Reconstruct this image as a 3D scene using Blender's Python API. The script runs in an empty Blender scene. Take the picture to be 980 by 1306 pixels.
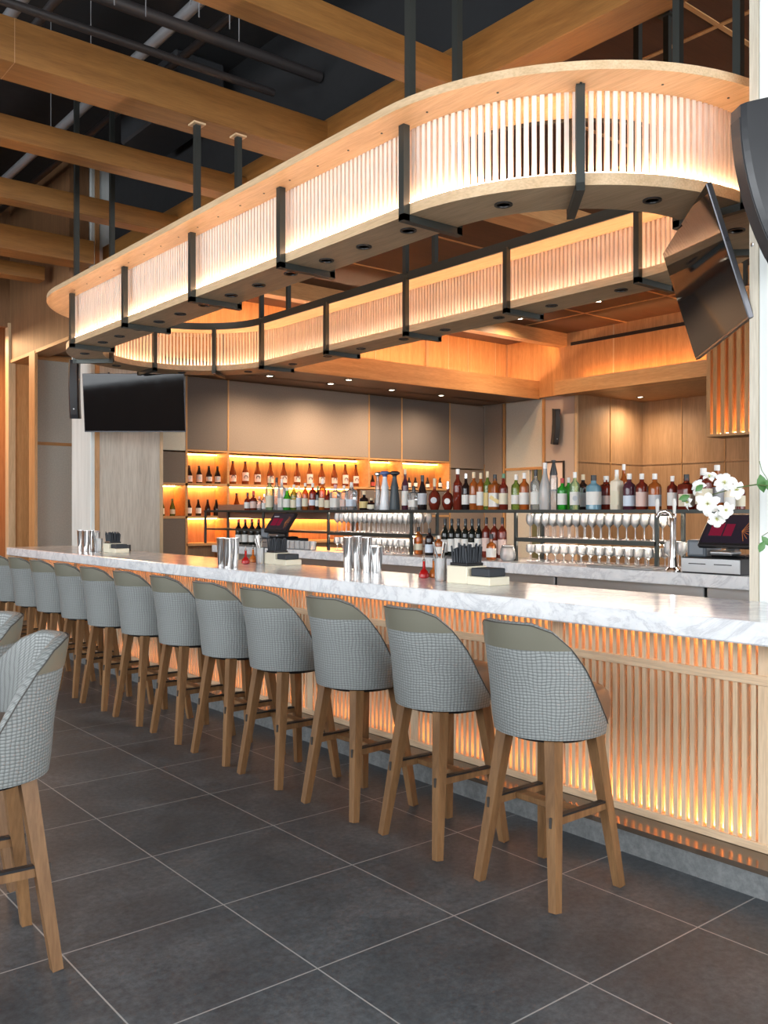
import bpy, math, random
from mathutils import Vector, Matrix
random.seed(7)
C = bpy.context.scene.collection
PI = math.pi
def rad(a): return math.radians(a)

# ------------------------------------------------------------------ camera model (980x1306 frame)
F, AZ, YH, EYE, CX = 1157.4, rad(38.845), 651.5, 1.466, 475.8
SA, CA = math.sin(AZ), math.cos(AZ)
def ray(px, py):
    u = (px-CX)/F; w = (YH-py)/F
    return CA*u+SA, -SA*u+CA, w
def on_x(px, X):            # Y where the sight line through column px meets the plane X
    x, y, _ = ray(px, 0); return X*y/x
def on_y(px, Y):
    x, y, _ = ray(px, 0); return Y*x/y

# ------------------------------------------------------------------ materials
MATS = {}
def new_mat(name):
    m = bpy.data.materials.new(name); m.use_nodes = True
    nt = m.node_tree; nt.nodes.clear()
    out = nt.nodes.new('ShaderNodeOutputMaterial')
    return m, nt, out
def pbsdf(nt, out, col=(.5,.5,.5), rough=.5, metal=0., spec=.5):
    b = nt.nodes.new('ShaderNodeBsdfPrincipled')
    b.inputs['Base Color'].default_value = (*col, 1)
    b.inputs['Roughness'].default_value = rough
    b.inputs['Metallic'].default_value = metal
    b.inputs['Specular IOR Level'].default_value = spec
    nt.links.new(b.outputs[0], out.inputs[0])
    return b
def plain(name, col, rough=.5, metal=0., spec=.5):
    if name in MATS: return MATS[name]
    m, nt, out = new_mat(name)
    b = pbsdf(nt, out, col, rough, metal, spec)
    # a little procedural roughness variation
    tc = nt.nodes.new('ShaderNodeTexCoord'); n = nt.nodes.new('ShaderNodeTexNoise')
    n.inputs['Scale'].default_value = 9
    nt.links.new(tc.outputs['Object'], n.inputs['Vector'])
    mr = nt.nodes.new('ShaderNodeMapRange')
    mr.inputs['To Min'].default_value = max(rough-.05, .02); mr.inputs['To Max'].default_value = min(rough+.05, 1)
    nt.links.new(n.outputs['Fac'], mr.inputs['Value']); nt.links.new(mr.outputs[0], b.inputs['Roughness'])
    MATS[name] = m; return m
def ramp(nt, fac, stops):
    r = nt.nodes.new('ShaderNodeValToRGB'); e = r.color_ramp.elements
    while len(e) < len(stops): e.new(.5)
    for el, (p, c) in zip(e, stops): el.position = p; el.color = (*c, 1)
    nt.links.new(fac, r.inputs[0]); return r
def mapping(nt, scale, src='Object'):
    tc = nt.nodes.new('ShaderNodeTexCoord'); mp = nt.nodes.new('ShaderNodeMapping')
    mp.inputs['Scale'].default_value = scale
    nt.links.new(tc.outputs[src], mp.inputs['Vector']); return mp
def noise(nt, vec, scale, detail=4, rough=.5, dist=0.):
    n = nt.nodes.new('ShaderNodeTexNoise')
    n.inputs['Scale'].default_value = scale; n.inputs['Detail'].default_value = detail
    n.inputs['Roughness'].default_value = rough; n.inputs['Distortion'].default_value = dist
    nt.links.new(vec, n.inputs['Vector']); return n
def bump(nt, height, b, strength=.2, dist=.01):
    bp = nt.nodes.new('ShaderNodeBump'); bp.inputs['Strength'].default_value = strength
    bp.inputs['Distance'].default_value = dist
    nt.links.new(height, bp.inputs['Height']); nt.links.new(bp.outputs[0], b.inputs['Normal'])
def wood(name, c1, c2, axis='x', rough=.45, k=1.):
    if name in MATS: return MATS[name]
    m, nt, out = new_mat(name); b = pbsdf(nt, out, c1, rough)
    s = {'x': (.6*k, 9*k, 9*k), 'y': (9*k, .6*k, 9*k), 'z': (9*k, 9*k, .6*k)}[axis]
    mp = mapping(nt, s)
    n = noise(nt, mp.outputs[0], 1.6, 6, .62, .6)
    mid = tuple((a+d)/2 for a, d in zip(c1, c2))
    r = ramp(nt, n.outputs['Fac'], [(.32, c2), (.5, mid), (.68, c1)])
    mp2 = mapping(nt, tuple(v*7 for v in s)); n2 = noise(nt, mp2.outputs[0], 2, 3)
    mx = nt.nodes.new('ShaderNodeMix'); mx.data_type = 'RGBA'; mx.blend_type = 'MULTIPLY'
    mx.inputs['Factor'].default_value = .35
    r2 = ramp(nt, n2.outputs['Fac'], [(.35, (.55,.5,.45)), (.6, (1,1,1))])
    nt.links.new(r.outputs[0], mx.inputs['A']); nt.links.new(r2.outputs[0], mx.inputs['B'])
    nt.links.new(mx.outputs['Result'], b.inputs['Base Color'])
    bump(nt, n2.outputs['Fac'], b, .12, .002)
    MATS[name] = m; return m
def emit(name, col, s):
    if name in MATS: return MATS[name]
    m, nt, out = new_mat(name); e = nt.nodes.new('ShaderNodeEmission')
    e.inputs['Color'].default_value = (*col, 1); e.inputs['Strength'].default_value = s
    nt.links.new(e.outputs[0], out.inputs[0]); MATS[name] = m; return m
def tint(name, col, dens=.45, rough=.06, clear=None):
    """cheap coloured glass: part diffuse, part see-through, sharp highlights"""
    if name in MATS: return MATS[name]
    m, nt, out = new_mat(name)
    d = nt.nodes.new('ShaderNodeBsdfDiffuse'); d.inputs[0].default_value = (*col, 1)
    t = nt.nodes.new('ShaderNodeBsdfTransparent'); t.inputs[0].default_value = (*(clear or tuple(min(1, .25+c) for c in col)), 1)
    g = nt.nodes.new('ShaderNodeBsdfGlossy'); g.inputs['Roughness'].default_value = rough
    m1 = nt.nodes.new('ShaderNodeMixShader'); m1.inputs[0].default_value = dens
    nt.links.new(t.outputs[0], m1.inputs[1]); nt.links.new(d.outputs[0], m1.inputs[2])
    fr = nt.nodes.new('ShaderNodeFresnel'); fr.inputs[0].default_value = 1.5
    m2 = nt.nodes.new('ShaderNodeMixShader')
    nt.links.new(fr.outputs[0], m2.inputs[0]); nt.links.new(m1.outputs[0], m2.inputs[1]); nt.links.new(g.outputs[0], m2.inputs[2])
    nt.links.new(m2.outputs[0], out.inputs[0]); MATS[name] = m; return m

OAK1, OAK2 = (.62,.34,.145), (.47,.235,.09)
W = {a: wood('oak_'+a, OAK1, OAK2, a) for a in 'xyz'}
PALE = {a: wood('pale_oak_'+a, (.72,.52,.32), (.60,.41,.23), a) for a in 'xyz'}
WALLW = wood('wall_oak', (.50,.30,.16), (.38,.22,.11), 'z', .5, .5)
GREYW = wood('grey_oak', (.66,.59,.50), (.54,.47,.39), 'z', .5, .6)
TEAK = wood('stool_oak', (.29,.155,.066), (.15,.074,.03), 'z', .45)
BROWNP = wood('ceiling_brown', (.085,.032,.016), (.06,.022,.011), 'x', .6, .4)
STEEL = plain('dark_steel', (.055,.06,.055), .38, .6)
BLACK = plain('black_plastic', (.012,.012,.014), .35)
DECK = plain('black_deck', (.012,.013,.015), .8)
PIPE = plain('dark_pipe', (.035,.03,.03), .5)
CONDUIT = plain('grey_conduit', (.26,.26,.27), .45, .2)
CHROME = plain('polished_steel', (.82,.82,.82), .13, 1.)
SATIN = plain('satin_steel', (.45,.46,.47), .3, .9)
CREAM = plain('cream_box', (.80,.74,.58), .5)
SLATE = plain('black_napkin', (.035,.04,.048), .7)
LEATHER = plain('seat_leather', (.19,.105,.06), .42)
OLIVE = plain('olive_leather', (.155,.15,.115), .30)
PIPING = plain('piping', (.05,.045,.04), .6)
WHITE = plain('white_label', (.74,.73,.69), .6)
CLEAR = tint('clear_glass', (1,1,1), .28, .03, (1,1,1))
SCREEN = plain('tv_glass', (.005,.005,.006), .02, 0., .28)
LED = emit('warm_led', (1.,.63,.38), 36)
LEDS = emit('warm_led_soft', (1.,.50,.18), 28)
LEDN = emit('niche_led', (1.,.47,.13), 36)
LEDW = emit('shelf_led', (1.,.82,.66), 45)
SPOT = emit('downlight_lens', (1.,.85,.65), 12)

def make_concrete():
    m, nt, out = new_mat('board_concrete'); b = pbsdf(nt, out, (.7,.7,.7), .7)
    mp = mapping(nt, (3,3,.35)); n = noise(nt, mp.outputs[0], 2.2, 6, .6)
    r = ramp(nt, n.outputs['Fac'], [(.3, (.66,.69,.67)), (.7, (.84,.87,.85))])
    nt.links.new(r.outputs[0], b.inputs['Base Color']); bump(nt, n.outputs['Fac'], b, .2, .005); return m
CONC = make_concrete()
def make_linen(name, c1, c2):
    m, nt, out = new_mat(name); b = pbsdf(nt, out, c1, .8)
    mp = mapping(nt, (1,1,1)); n = noise(nt, mp.outputs[0], 60, 3); n2 = noise(nt, mp.outputs[0], 1.5, 3)
    r = ramp(nt, n.outputs['Fac'], [(.35, c2), (.65, c1)])
    nt.links.new(r.outputs[0], b.inputs['Base Color']); bump(nt, n.outputs['Fac'], b, .1, .003); return m
LINEN = make_linen('light_panel_fabric', (.30,.225,.175), (.265,.195,.15))
LINEND = make_linen('dark_panel_fabric', (.165,.13,.11), (.145,.113,.095))
LINENG = make_linen('grey_panel_fabric', (.54,.52,.46), (.48,.46,.41))
def make_marble():
    m, nt, out = new_mat('white_marble'); b = pbsdf(nt, out, (.8,.8,.8), .16)
    mp = mapping(nt, (1,.8,1)); n = noise(nt, mp.outputs[0], 3.5, 10, .68, 1.6)
    a = nt.nodes.new('ShaderNodeMath'); a.operation = 'SUBTRACT'; a.inputs[1].default_value = .5
    ab = nt.nodes.new('ShaderNodeMath'); ab.operation = 'ABSOLUTE'
    nt.links.new(n.outputs['Fac'], a.inputs[0]); nt.links.new(a.outputs[0], ab.inputs[0])
    r = ramp(nt, ab.outputs[0], [(.0, (.66,.67,.69)), (.02, (.76,.77,.79)), (.06, (.86,.87,.88))])
    n2 = noise(nt, mp.outputs[0], 9, 8, .6, .8)
    r2 = ramp(nt, n2.outputs['Fac'], [(.35, (.86,.87,.89)), (.6, (1,1,1))])
    mx = nt.nodes.new('ShaderNodeMix'); mx.data_type = 'RGBA'; mx.blend_type = 'MULTIPLY'; mx.inputs['Factor'].default_value = .8
    nt.links.new(r.outputs[0], mx.inputs['A']); nt.links.new(r2.outputs[0], mx.inputs['B'])
    nt.links.new(mx.outputs['Result'], b.inputs['Base Color']); return m
MARBLE = make_marble()
def make_tile():
    m, nt, out = new_mat('grey_porcelain_tile'); b = pbsdf(nt, out, (.1,.1,.1), .42)
    tc = nt.nodes.new('ShaderNodeTexCoord'); mp = nt.nodes.new('ShaderNodeMapping')
    T = .605
    mp.inputs['Location'].default_value = (-(2.29-4*T), -(2.375-4*T), 0)
    nt.links.new(tc.outputs['Object'], mp.inputs['Vector'])
    br = nt.nodes.new('ShaderNodeTexBrick'); br.offset = 0; br.offset_frequency = 1; br.squash = 1
    br.inputs['Scale'].default_value = 1; br.inputs['Mortar Size'].default_value = .0028
    br.inputs['Brick Width'].default_value = T; br.inputs['Row Height'].default_value = T
    br.inputs['Color1'].default_value = (.8,.8,.8,1); br.inputs['Color2'].default_value = (1,1,1,1)
    br.inputs['Mortar Smooth'].default_value = .1
    nt.links.new(mp.outputs[0], br.inputs['Vector'])
    n = noise(nt, tc.outputs['Object'], 2.2, 9, .68, .5); n2 = noise(nt, tc.outputs['Object'], 38, 5, .75)
    r = ramp(nt, n.outputs['Fac'], [(.3, (.044,.051,.059)), (.5, (.072,.082,.092)), (.72, (.125,.137,.148))])
    r2 = ramp(nt, n2.outputs['Fac'], [(.35, (.62,.62,.64)), (.64, (1.25,1.25,1.24))])
    mx = nt.nodes.new('ShaderNodeMix'); mx.data_type = 'RGBA'; mx.blend_type = 'MULTIPLY'; mx.inputs['Factor'].default_value = 1
    nt.links.new(r.outputs[0], mx.inputs['A']); nt.links.new(r2.outputs[0], mx.inputs['B'])
    m3 = nt.nodes.new('ShaderNodeMix'); m3.data_type = 'RGBA'; m3.blend_type = 'MULTIPLY'; m3.inputs['Factor'].default_value = .6
    nt.links.new(mx.outputs['Result'], m3.inputs['A']); nt.links.new(br.outputs['Color'], m3.inputs['B'])
    m4 = nt.nodes.new('ShaderNodeMix'); m4.data_type = 'RGBA'; m4.inputs['B'].default_value = (.34,.34,.33,1)
    nt.links.new(br.outputs['Fac'], m4.inputs['Factor']); nt.links.new(m3.outputs['Result'], m4.inputs['A'])
    nt.links.new(m4.outputs['Result'], b.inputs['Base Color'])
    mr = nt.nodes.new('ShaderNodeMapRange'); mr.inputs['To Min'].default_value = .30; mr.inputs['To Max'].default_value = .55
    nt.links.new(n.outputs['Fac'], mr.inputs['Value']); nt.links.new(mr.outputs[0], b.inputs['Roughness'])
    bump(nt, n2.outputs['Fac'], b, .06, .002)
    return m
TILE = make_tile()
def make_waffle():
    m, nt, out = new_mat('waffle_fabric'); b = pbsdf(nt, out, (.4,.4,.4), .48)
    mp = mapping(nt, (1,1,1), 'UV')
    n = noise(nt, mp.outputs[0], 9, 2)
    va = nt.nodes.new('ShaderNodeVectorMath'); va.operation = 'SCALE'; va.inputs['Scale'].default_value = .024
    nt.links.new(n.outputs['Color'], va.inputs[0])
    ad = nt.nodes.new('ShaderNodeVectorMath'); nt.links.new(mp.outputs[0], ad.inputs[0]); nt.links.new(va.outputs[0], ad.inputs[1])
    sp = nt.nodes.new('ShaderNodeSeparateXYZ'); nt.links.new(ad.outputs[0], sp.inputs[0])
    hs = []
    for ax, k in (('X', 200.), ('Y', 275.)):
        mu = nt.nodes.new('ShaderNodeMath'); mu.operation = 'MULTIPLY'; mu.inputs[1].default_value = k
        nt.links.new(sp.outputs[ax], mu.inputs[0])
        sn = nt.nodes.new('ShaderNodeMath'); sn.operation = 'SINE'; nt.links.new(mu.outputs[0], sn.inputs[0])
        ab = nt.nodes.new('ShaderNodeMath'); ab.operation = 'ABSOLUTE'; nt.links.new(sn.outputs[0], ab.inputs[0])
        pw = nt.nodes.new('ShaderNodeMath'); pw.operation = 'POWER'; pw.inputs[1].default_value = .45
        nt.links.new(ab.outputs[0], pw.inputs[0]); hs.append(pw)
    mn = nt.nodes.new('ShaderNodeMath'); mn.operation = 'MULTIPLY'
    nt.links.new(hs[0].outputs[0], mn.inputs[0]); nt.links.new(hs[1].outputs[0], mn.inputs[1])
    r = ramp(nt, mn.outputs[0], [(.12, (.115,.125,.125)), (.5, (.205,.22,.215)), (.95, (.265,.28,.275))])
    nt.links.new(r.outputs[0], b.inputs['Base Color']); bump(nt, mn.outputs[0], b, .55, .004); return m
WAFFLE = make_waffle()
def make_plinth():
    m, nt, out = new_mat('plinth_stone'); b = pbsdf(nt, out, (.2,.2,.2), .5)
    mp = mapping(nt, (1,1,1)); n = noise(nt, mp.outputs[0], 30, 6, .7)
    r = ramp(nt, n.outputs['Fac'], [(.3, (.12,.13,.135)), (.7, (.24,.25,.25))])
    nt.links.new(r.outputs[0], b.inputs['Base Color']); return m
PLINTH = make_plinth()
SLATW = {a: wood('bar_slat_'+a, (.86,.66,.45), (.78,.56,.36), a) for a in 'yz'}
BEAM = {a: wood('beam_oak_'+a, (.29,.135,.034), (.20,.086,.019), a) for a in 'xy'}
TRIMB = wood('beige_trim', (.66,.60,.49), (.56,.50,.40), 'z')
LEDGE = plain('bronze_ledge', (.16,.12,.09), .16, .55)
PLASTER = plain('pale_plaster', (.46,.37,.31), .8)

# ------------------------------------------------------------------ mesh builder
class MB:
    def __init__(s): s.v = []; s.f = []; s.uv = None; s.smooth = False
    def add(s, vs, fs):
        o = len(s.v); s.v += [tuple(v) for v in vs]; s.f += [tuple(i+o for i in f) for f in fs]; return s
    def box(s, x0, x1, y0, y1, z0, z1):
        vs = [(x,y,z) for z in (z0,z1) for y in (y0,y1) for x in (x0,x1)]
        return s.add(vs, [(0,2,3,1),(4,5,7,6),(0,1,5,4),(2,6,7,3),(0,4,6,2),(1,3,7,5)])
    def bbox(s, x0, x1, y0, y1, z0, z1, b=.004):      # bevelled box
        xs, ys, zs = (x0,x1), (y0,y1), (z0,z1); vs = []; idx = {}
        for i in (0,1):
            for j in (0,1):
                for k in (0,1):
                    sx, sy, sz = 1-2*i, 1-2*j, 1-2*k
                    for a in range(3):
                        p = [xs[i]+sx*b, ys[j]+sy*b, zs[k]+sz*b]; p[a] = (xs[i],ys[j],zs[k])[a]
                        idx[i,j,k,a] = len(vs); vs.append(p)
        fs = []
        for i in (0,1): fs.append([idx[i,j,k,0] for j,k in ((0,0),(1,0),(1,1),(0,1))][::(-1 if i == 0 else 1)])
        for j in (0,1): fs.append([idx[i,j,k,1] for i,k in ((0,0),(0,1),(1,1),(1,0))][::(-1 if j == 0 else 1)])
        for k in (0,1): fs.append([idx[i,j,k,2] for i,j in ((0,0),(1,0),(1,1),(0,1))][::(-1 if k == 0 else 1)])
        for j in (0,1):
            for k in (0,1): fs.append([idx[0,j,k,1], idx[1,j,k,1], idx[1,j,k,2], idx[0,j,k,2]])
        for i in (0,1):
            for k in (0,1): fs.append([idx[i,0,k,0], idx[i,1,k,0], idx[i,1,k,2], idx[i,0,k,2]])
            for j in (0,1): fs.append([idx[i,j,0,0], idx[i,j,1,0], idx[i,j,1,1], idx[i,j,0,1]])
        for i in (0,1):
            for j in (0,1):
                for k in (0,1): fs.append([idx[i,j,k,a] for a in range(3)])
        return s.add(vs, fs)
    def bar(s, p, q, w0, w1=None, d0=None, d1=None, ref=(0,1,0)):   # tapered square bar from p to q
        w1 = w0 if w1 is None else w1; d0 = w0 if d0 is None else d0; d1 = w1 if d1 is None else d1
        p, q = Vector(p), Vector(q); t = (q-p).normalized(); r = Vector(ref)
        if abs(t.dot(r)) > .95: r = Vector((1,0,0))
        a = r - t*r.dot(t); a.normalize(); b = t.cross(a)
        vs = []
        for c, w, d in ((p,w0,d0),(q,w1,d1)):
            for i, j in ((-1,-1),(1,-1),(1,1),(-1,1)): vs.append(c + a*(i*w/2) + b*(j*d/2))
        return s.add(vs, [(3,2,1,0),(4,5,6,7),(0,1,5,4),(1,2,6,5),(2,3,7,6),(3,0,4,7)])
    def lathe(s, prof, n=16, c=(0,0,0), sx=1, sy=1, sq=0):
        vs = []; fs = []; N = len(prof)
        for i in range(n):
            a = 2*PI*(i+.5)/n; ca, sa = math.cos(a), math.sin(a)
            if sq:
                k = (abs(ca)**sq + abs(sa)**sq)**(-1/sq); ca *= k; sa *= k
            for r, z in prof: vs.append((c[0]+r*ca*sx, c[1]+r*sa*sy, c[2]+z))
        for i in range(n):
            j = (i+1) % n
            for k in range(N-1): fs.append((i*N+k, j*N+k, j*N+k+1, i*N+k+1))
        if prof[0][0] > 1e-6: fs.append([i*N for i in range(n)][::-1])
        if prof[-1][0] > 1e-6: fs.append([i*N+N-1 for i in range(n)])
        return s.add(vs, fs)
    def tube(s, pts, r, n=8, closed=False):
        pts = [Vector(p) for p in pts]; vs = []; fs = []; L = len(pts); up = Vector((0,0,1))
        rr = r if isinstance(r, (list, tuple)) else [r]*L
        for i, p in enumerate(pts):
            a = pts[(i-1) % L] if (i or closed) else p; b = pts[(i+1) % L] if (i < L-1 or closed) else p
            t = (b-a).normalized(); x = t.cross(up)
            if x.length < .05: x = t.cross(Vector((0,1,0)))
            x.normalize(); y = x.cross(t)
            for k in range(n):
                an = 2*PI*k/n; vs.append(p + x*math.cos(an)*rr[i] + y*math.sin(an)*rr[i])
        for i in range(L if closed else L-1):
            j = (i+1) % L
            for k in range(n): fs.append((i*n+k, i*n+(k+1) % n, j*n+(k+1) % n, j*n+k))
        if not closed: fs += [tuple(range(n))[::-1], tuple((L-1)*n+k for k in range(n))]
        return s.add(vs, fs)
    def ringband(s, outer, inner, z0, z1):      # closed band between two matching closed paths
        n = len(outer); vs = []
        for (ox, oy), (ix, iy) in zip(outer, inner): vs += [(ox,oy,z0),(ox,oy,z1),(ix,iy,z1),(ix,iy,z0)]
        fs = []
        for i in range(n):
            j = (i+1) % n
            for k in range(4): fs.append((i*4+k, i*4+(k+1) % 4, j*4+(k+1) % 4, j*4+k))
        return s.add(vs, fs)
    def prism(s, poly, z0, z1):
        n = len(poly); vs = [(x,y,z0) for x,y in poly]+[(x,y,z1) for x,y in poly]
        return s.add(vs, [tuple(range(n))[::-1], tuple(range(n,2*n))]+[(i,(i+1)%n,n+(i+1)%n,n+i) for i in range(n)])
    def xform(s, M):
        s.v = [tuple(M @ Vector(v)) for v in s.v]; return s
    def build(s, name, mat, parent=None, smooth=False):
        me = bpy.data.meshes.new(name); me.from_pydata(s.v, [], s.f)
        if s.uv:
            ul = me.uv_layers.new(name='UVMap')
            for lp in me.loops: ul.data[lp.index].uv = s.uv[lp.vertex_index]
        import bmesh
        bm = bmesh.new(); bm.from_mesh(me); bmesh.ops.recalc_face_normals(bm, faces=bm.faces); bm.to_mesh(me); bm.free()
        if smooth or s.smooth:
            for p in me.polygons: p.use_smooth = True
            me.set_sharp_from_angle(angle=rad(40))
        me.materials.append(mat)
        o = bpy.data.objects.new(name, me); C.objects.link(o)
        if parent: o.parent = parent
        return o
def tag(o, label=None, cat=None, group=None, kind=None):
    if label: o['label'] = label
    if cat: o['category'] = cat
    if group: o['group'] = group
    if kind: o['kind'] = kind
    return o
def thing(name, label, cat, loc=(0,0,0), rz=0., group=None):
    o = bpy.data.objects.new(name, None); o.empty_display_size = .1; C.objects.link(o)
    o.location = loc; o.rotation_euler = (0,0,rz); return tag(o, label, cat, group)
def struct(o): o['kind'] = 'structure'; return o
def dup(root, loc, rz=None, label=None, group=None):
    r = root.copy(); C.objects.link(r); r.location = loc
    if rz is not None: r.rotation_euler = (0,0,rz)
    if label: r['label'] = label
    if group: r['group'] = group
    def rec(a, b):
        for ch in list(a.children):
            c = ch.copy(); C.objects.link(c); c.parent = b; rec(ch, c)
    rec(root, r); return r
ORD = ['first','second','third','fourth','fifth','sixth','seventh','eighth','ninth','tenth','eleventh','twelfth']

# ================================================================== SETTING
struct(MB().box(-6, 17, -4, 16, -.06, 0).build('floor', TILE))
dk = struct(MB().box(-6, 4.34, -4, 16, 5.6, 5.75).build('ceiling', DECK))
# coffered brown ceiling over the bar
cp = struct(MB().box(4.32, 17, -4, 16, 4.74, 4.85).build('ceiling_bar', BROWNP))
mb = MB()
for y in (.2, 1.75, 3.3, 4.9, 7.95, 9.5): mb.box(4.32, 13.3, y-.018, y+.018, 4.732, 4.741)
for x in (5.65, 7.25, 8.85, 10.5, 12.15): mb.box(x-.018, x+.018, -2, 10.8, 4.731, 4.7405)
struct(mb.build('trim_1', W['x']))
struct(MB().box(4.30, 4.36, -4, 10.2, 4.47, 5.7).build('trim_2', DECK))

struct(MB().box(-6.1, -6, -4, 16, 0, 1.35).build('wall_west', WALLW))
struct(MB().box(-6, 17, -4.1, -4, 0, 1.35).build('wall_south', WALLW))
struct(MB().box(-6.1, -6, -4, 16, 4.3, 5.7).build('wall_west_upper', DECK))
struct(MB().box(-6, 17, -4.1, -4, 4.3, 5.7).build('wall_south_upper', DECK))
struct(MB().box(-6, -2, 15.9, 16, 0, 5.7).build('wall_north', WALLW))
# niche wall at Y = 13
NW = 13.0
xs = [6.25, 6.69, 7.44, 10.38, 11.17, 12.42, 13.40]
zt, z1, z2, z3 = 2.41, 1.885, 1.365, .93
def panel(name, x0, x1, z0, z1_, mat, y=NW):
    return MB().bbox(x0+.012, x1-.012, y, y+.05, z0+.012, z1_-.012, .004).build(name, mat, WN)
struct_wall = struct(MB().box(4.2, 13.5, NW+.42, NW+.6, 0, 4.9).build('wall_back', WALLW))
WN = struct(MB().box(4.2, 13.5, NW+.05, NW+.42, zt, 4.0).build('wall_back_upper', WALLW))
WN.name = 'wall_back.001'
tag(WN, kind='structure')
# cabinetry: uprights, shelves
frame = MB()
for x in (4.9, xs[0], xs[1], xs[2], xs[6]): frame.box(x-.02, x+.02, NW-.005, NW+.42, .3, zt)
for x in xs[3:6]: frame.box(x-.02, x+.02, NW-.005, NW+.42, z1, zt)
frame.box(xs[5]-.02, xs[5]+.02, NW-.005, NW+.42, .3, z1)
frame.box(xs[1], xs[5], NW-.005, NW+.42, zt, zt+.03)
for z in (z1, z2, z3): frame.box(xs[0] if z != z3 else xs[1], xs[5], NW-.005, NW+.42, z-.02, z+.02)
frame.build('niche_frame', W['x'], WN)
MB().box(4.2, xs[6], NW+.05, NW+.42, .0, .3).build('panel_base', WALLW, WN)
panel('wall_panel', xs[0], xs[1], zt-.01, 3.6, LINENG)
panel('wall_panel', 4.9, xs[0], 0, 3.6, LINEN)
panel('wall_panel', xs[0], xs[1], z1, zt-.01, LINEND)
panel('wall_panel', xs[0], xs[1], 0, z2, LINEND)
panel('wall_panel', xs[1], xs[2], zt+.02, 3.6, LINEND)
panel('wall_panel', xs[2], xs[3], zt+.02, 3.6, LINEN)
panel('wall_panel', xs[3], xs[4], zt+.02, 3.6, LINEND)
panel('wall_panel', xs[4], xs[5], zt+.02, 3.6, LINEND)
panel('wall_panel', xs[5], xs[6], 2.3, 3.6, LINEN)
panel('wall_panel', xs[5], xs[6], 0, 2.3, LINEN)
panel('wall_panel', xs[3]-.2, xs[5], .0, z1-.03, LINEND)
for x in xs[1:6]: MB().box(x-.014, x+.014, NW-.006, NW+.02, zt, 3.6).build('wall_batten', W['z'], WN)
# niche lights: LED strips tucked behind the front lip of every niche
for (x0, x1, z) in ((xs[1], xs[2], zt), (xs[2], xs[3], zt), (xs[3], xs[4], zt), (xs[4], xs[5], zt),
                    (xs[0], xs[1], z1), (xs[1], xs[2], z1), (xs[2], xs[3]-.2, z1), (xs[1], xs[2], z2), (xs[2], xs[3]-.2, z2)):
    MB().box(x0+.03, x1-.03, NW+.33, NW+.36, z-.032, z-.02).build('led_strip', LEDN, WN)
niche_back = MB().box(xs[0], xs[5], NW+.40, NW+.418, .9, zt).build('niche_back', W['z'], WN)

# soffit in front of the niche wall (beam face, underside) and glowing recess above
struct(MB().box(4.4, 13.3, 11.5, 13.05, 3.6, 3.68).build('ceiling_soffit', wood('dark_soffit_wood', (.17,.09,.045), (.12,.06,.03), 'x')))  # soffit wood in a darker brown than the walls
s = struct(MB().box(4.4, 13.3, 11.46, 11.52, 3.59, 3.93).build('trim_3', W['x']))
MB().box(4.6, 13.2, 11.9, 11.94, 3.72, 3.74).build('led_strip', LED, s)
mb = struct(MB().box(4.4, 13.4, 12.3, 12.36, 3.6, 4.9).build('wall_recess', W['z']))
for px in (545, 648):
    x = on_y(px, 12.28); MB().box(x-.03, x+.03, 12.27, 12.31, 3.65, 4.74).build('wall_batten', WALLW, mb)
for px in (420, 480, 573, 598, 633):
    x = on_y(px, 12.28); MB().box(x-.006, x+.006, 12.29, 12.31, 3.65, 4.74).build('panel_joint', PALE['z'], mb)
# coffer beam
s = struct(MB().box(4.34, 13.3, 10.8, 11.0, 4.5, 4.76).build('trim_4', W['x']))
MB().box(4.6, 13.2, 11.02, 11.06, 4.66, 4.68).build('led_strip', LEDS, s)
struct(MB().box(4.34, 13.3, 6.28, 6.66, 4.5, 4.76).build('trim_5', W['x']))

# right-hand walls
WR = struct(MB().box(13.4, 13.5, 10.71, 13.05, 0, 4.8).build('wall_right', PLASTER))
for (a, b, z0_, z1_, m) in ((12.47, 12.98, 0, 3.6, LINEN), (11.44, 12.40, 2.3, 3.6, LINENG), (11.75, 12.40, 0, 2.26, LINENG), (11.44, 11.73, 0, 2.26, plain('dark_green_panel', (.12,.12,.06), .6))):
    MB().bbox(13.37, 13.4, a+.02, b-.02, z0_, z1_, .004).build('wall_panel', m, WR)
for y in (12.435, 11.42): MB().box(13.36, 13.4, y-.025, y+.025, 0, 3.6).build('wall_batten', W['z'], WR)
MB().box(13.36, 13.4, 11.44, 12.40, 2.26, 2.31).build('wall_batten', W['y'], WR)
WA = struct(MB().box(13.4, 15.5, 10.67, 10.705, 0, 3.7).build('wall_alcove', WALLW))
MB().box(14.42, 14.445, 10.655, 10.68, 0, 3.62).build('wall_batten', W['z'], WA)
MB().box(13.4, 15.47, 10.66, 10.68, 2.37, 2.395).build('wall_batten', WALLW, WA)
MB().box(13.39, 13.43, 10.64, 10.69, 0, 3.62).build('wall_batten', PALE['z'], WA)
WF = struct(MB().box(15.47, 15.6, -2, 10.7, 0, 3.7).build('wall_far', WALLW))
for y in (9.8, 8.91, 8.0): MB().box(15.455, 15.48, y-.01, y+.01, 0, 3.62).build('wall_batten', W['z'], WF)
MB().box(15.455, 15.48, -2, 10.67, 2.37, 2.395).build('wall_batten', WALLW, WF)
struct(MB().box(13.3, 15.6, -2, 10.9, 3.62, 3.7).build('ceiling_alcove', WALLW))
WB = struct(MB().box(13.3, 13.42, -2, 12.3, 3.62, 4.8).build('wall_bulkhead', W['z']))
MB().box(13.02, 13.3, -2, 10.85, 3.58, 3.64).build('ledge', W['y'], WB)
MB().box(13.0, 13.04, -2, 10.85, 3.58, 3.84).build('fascia', W['y'], WB)
MB().box(13.15, 13.19, -1.5, 10.4, 3.66, 3.68).build('led_strip', LEDS, WB)
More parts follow.
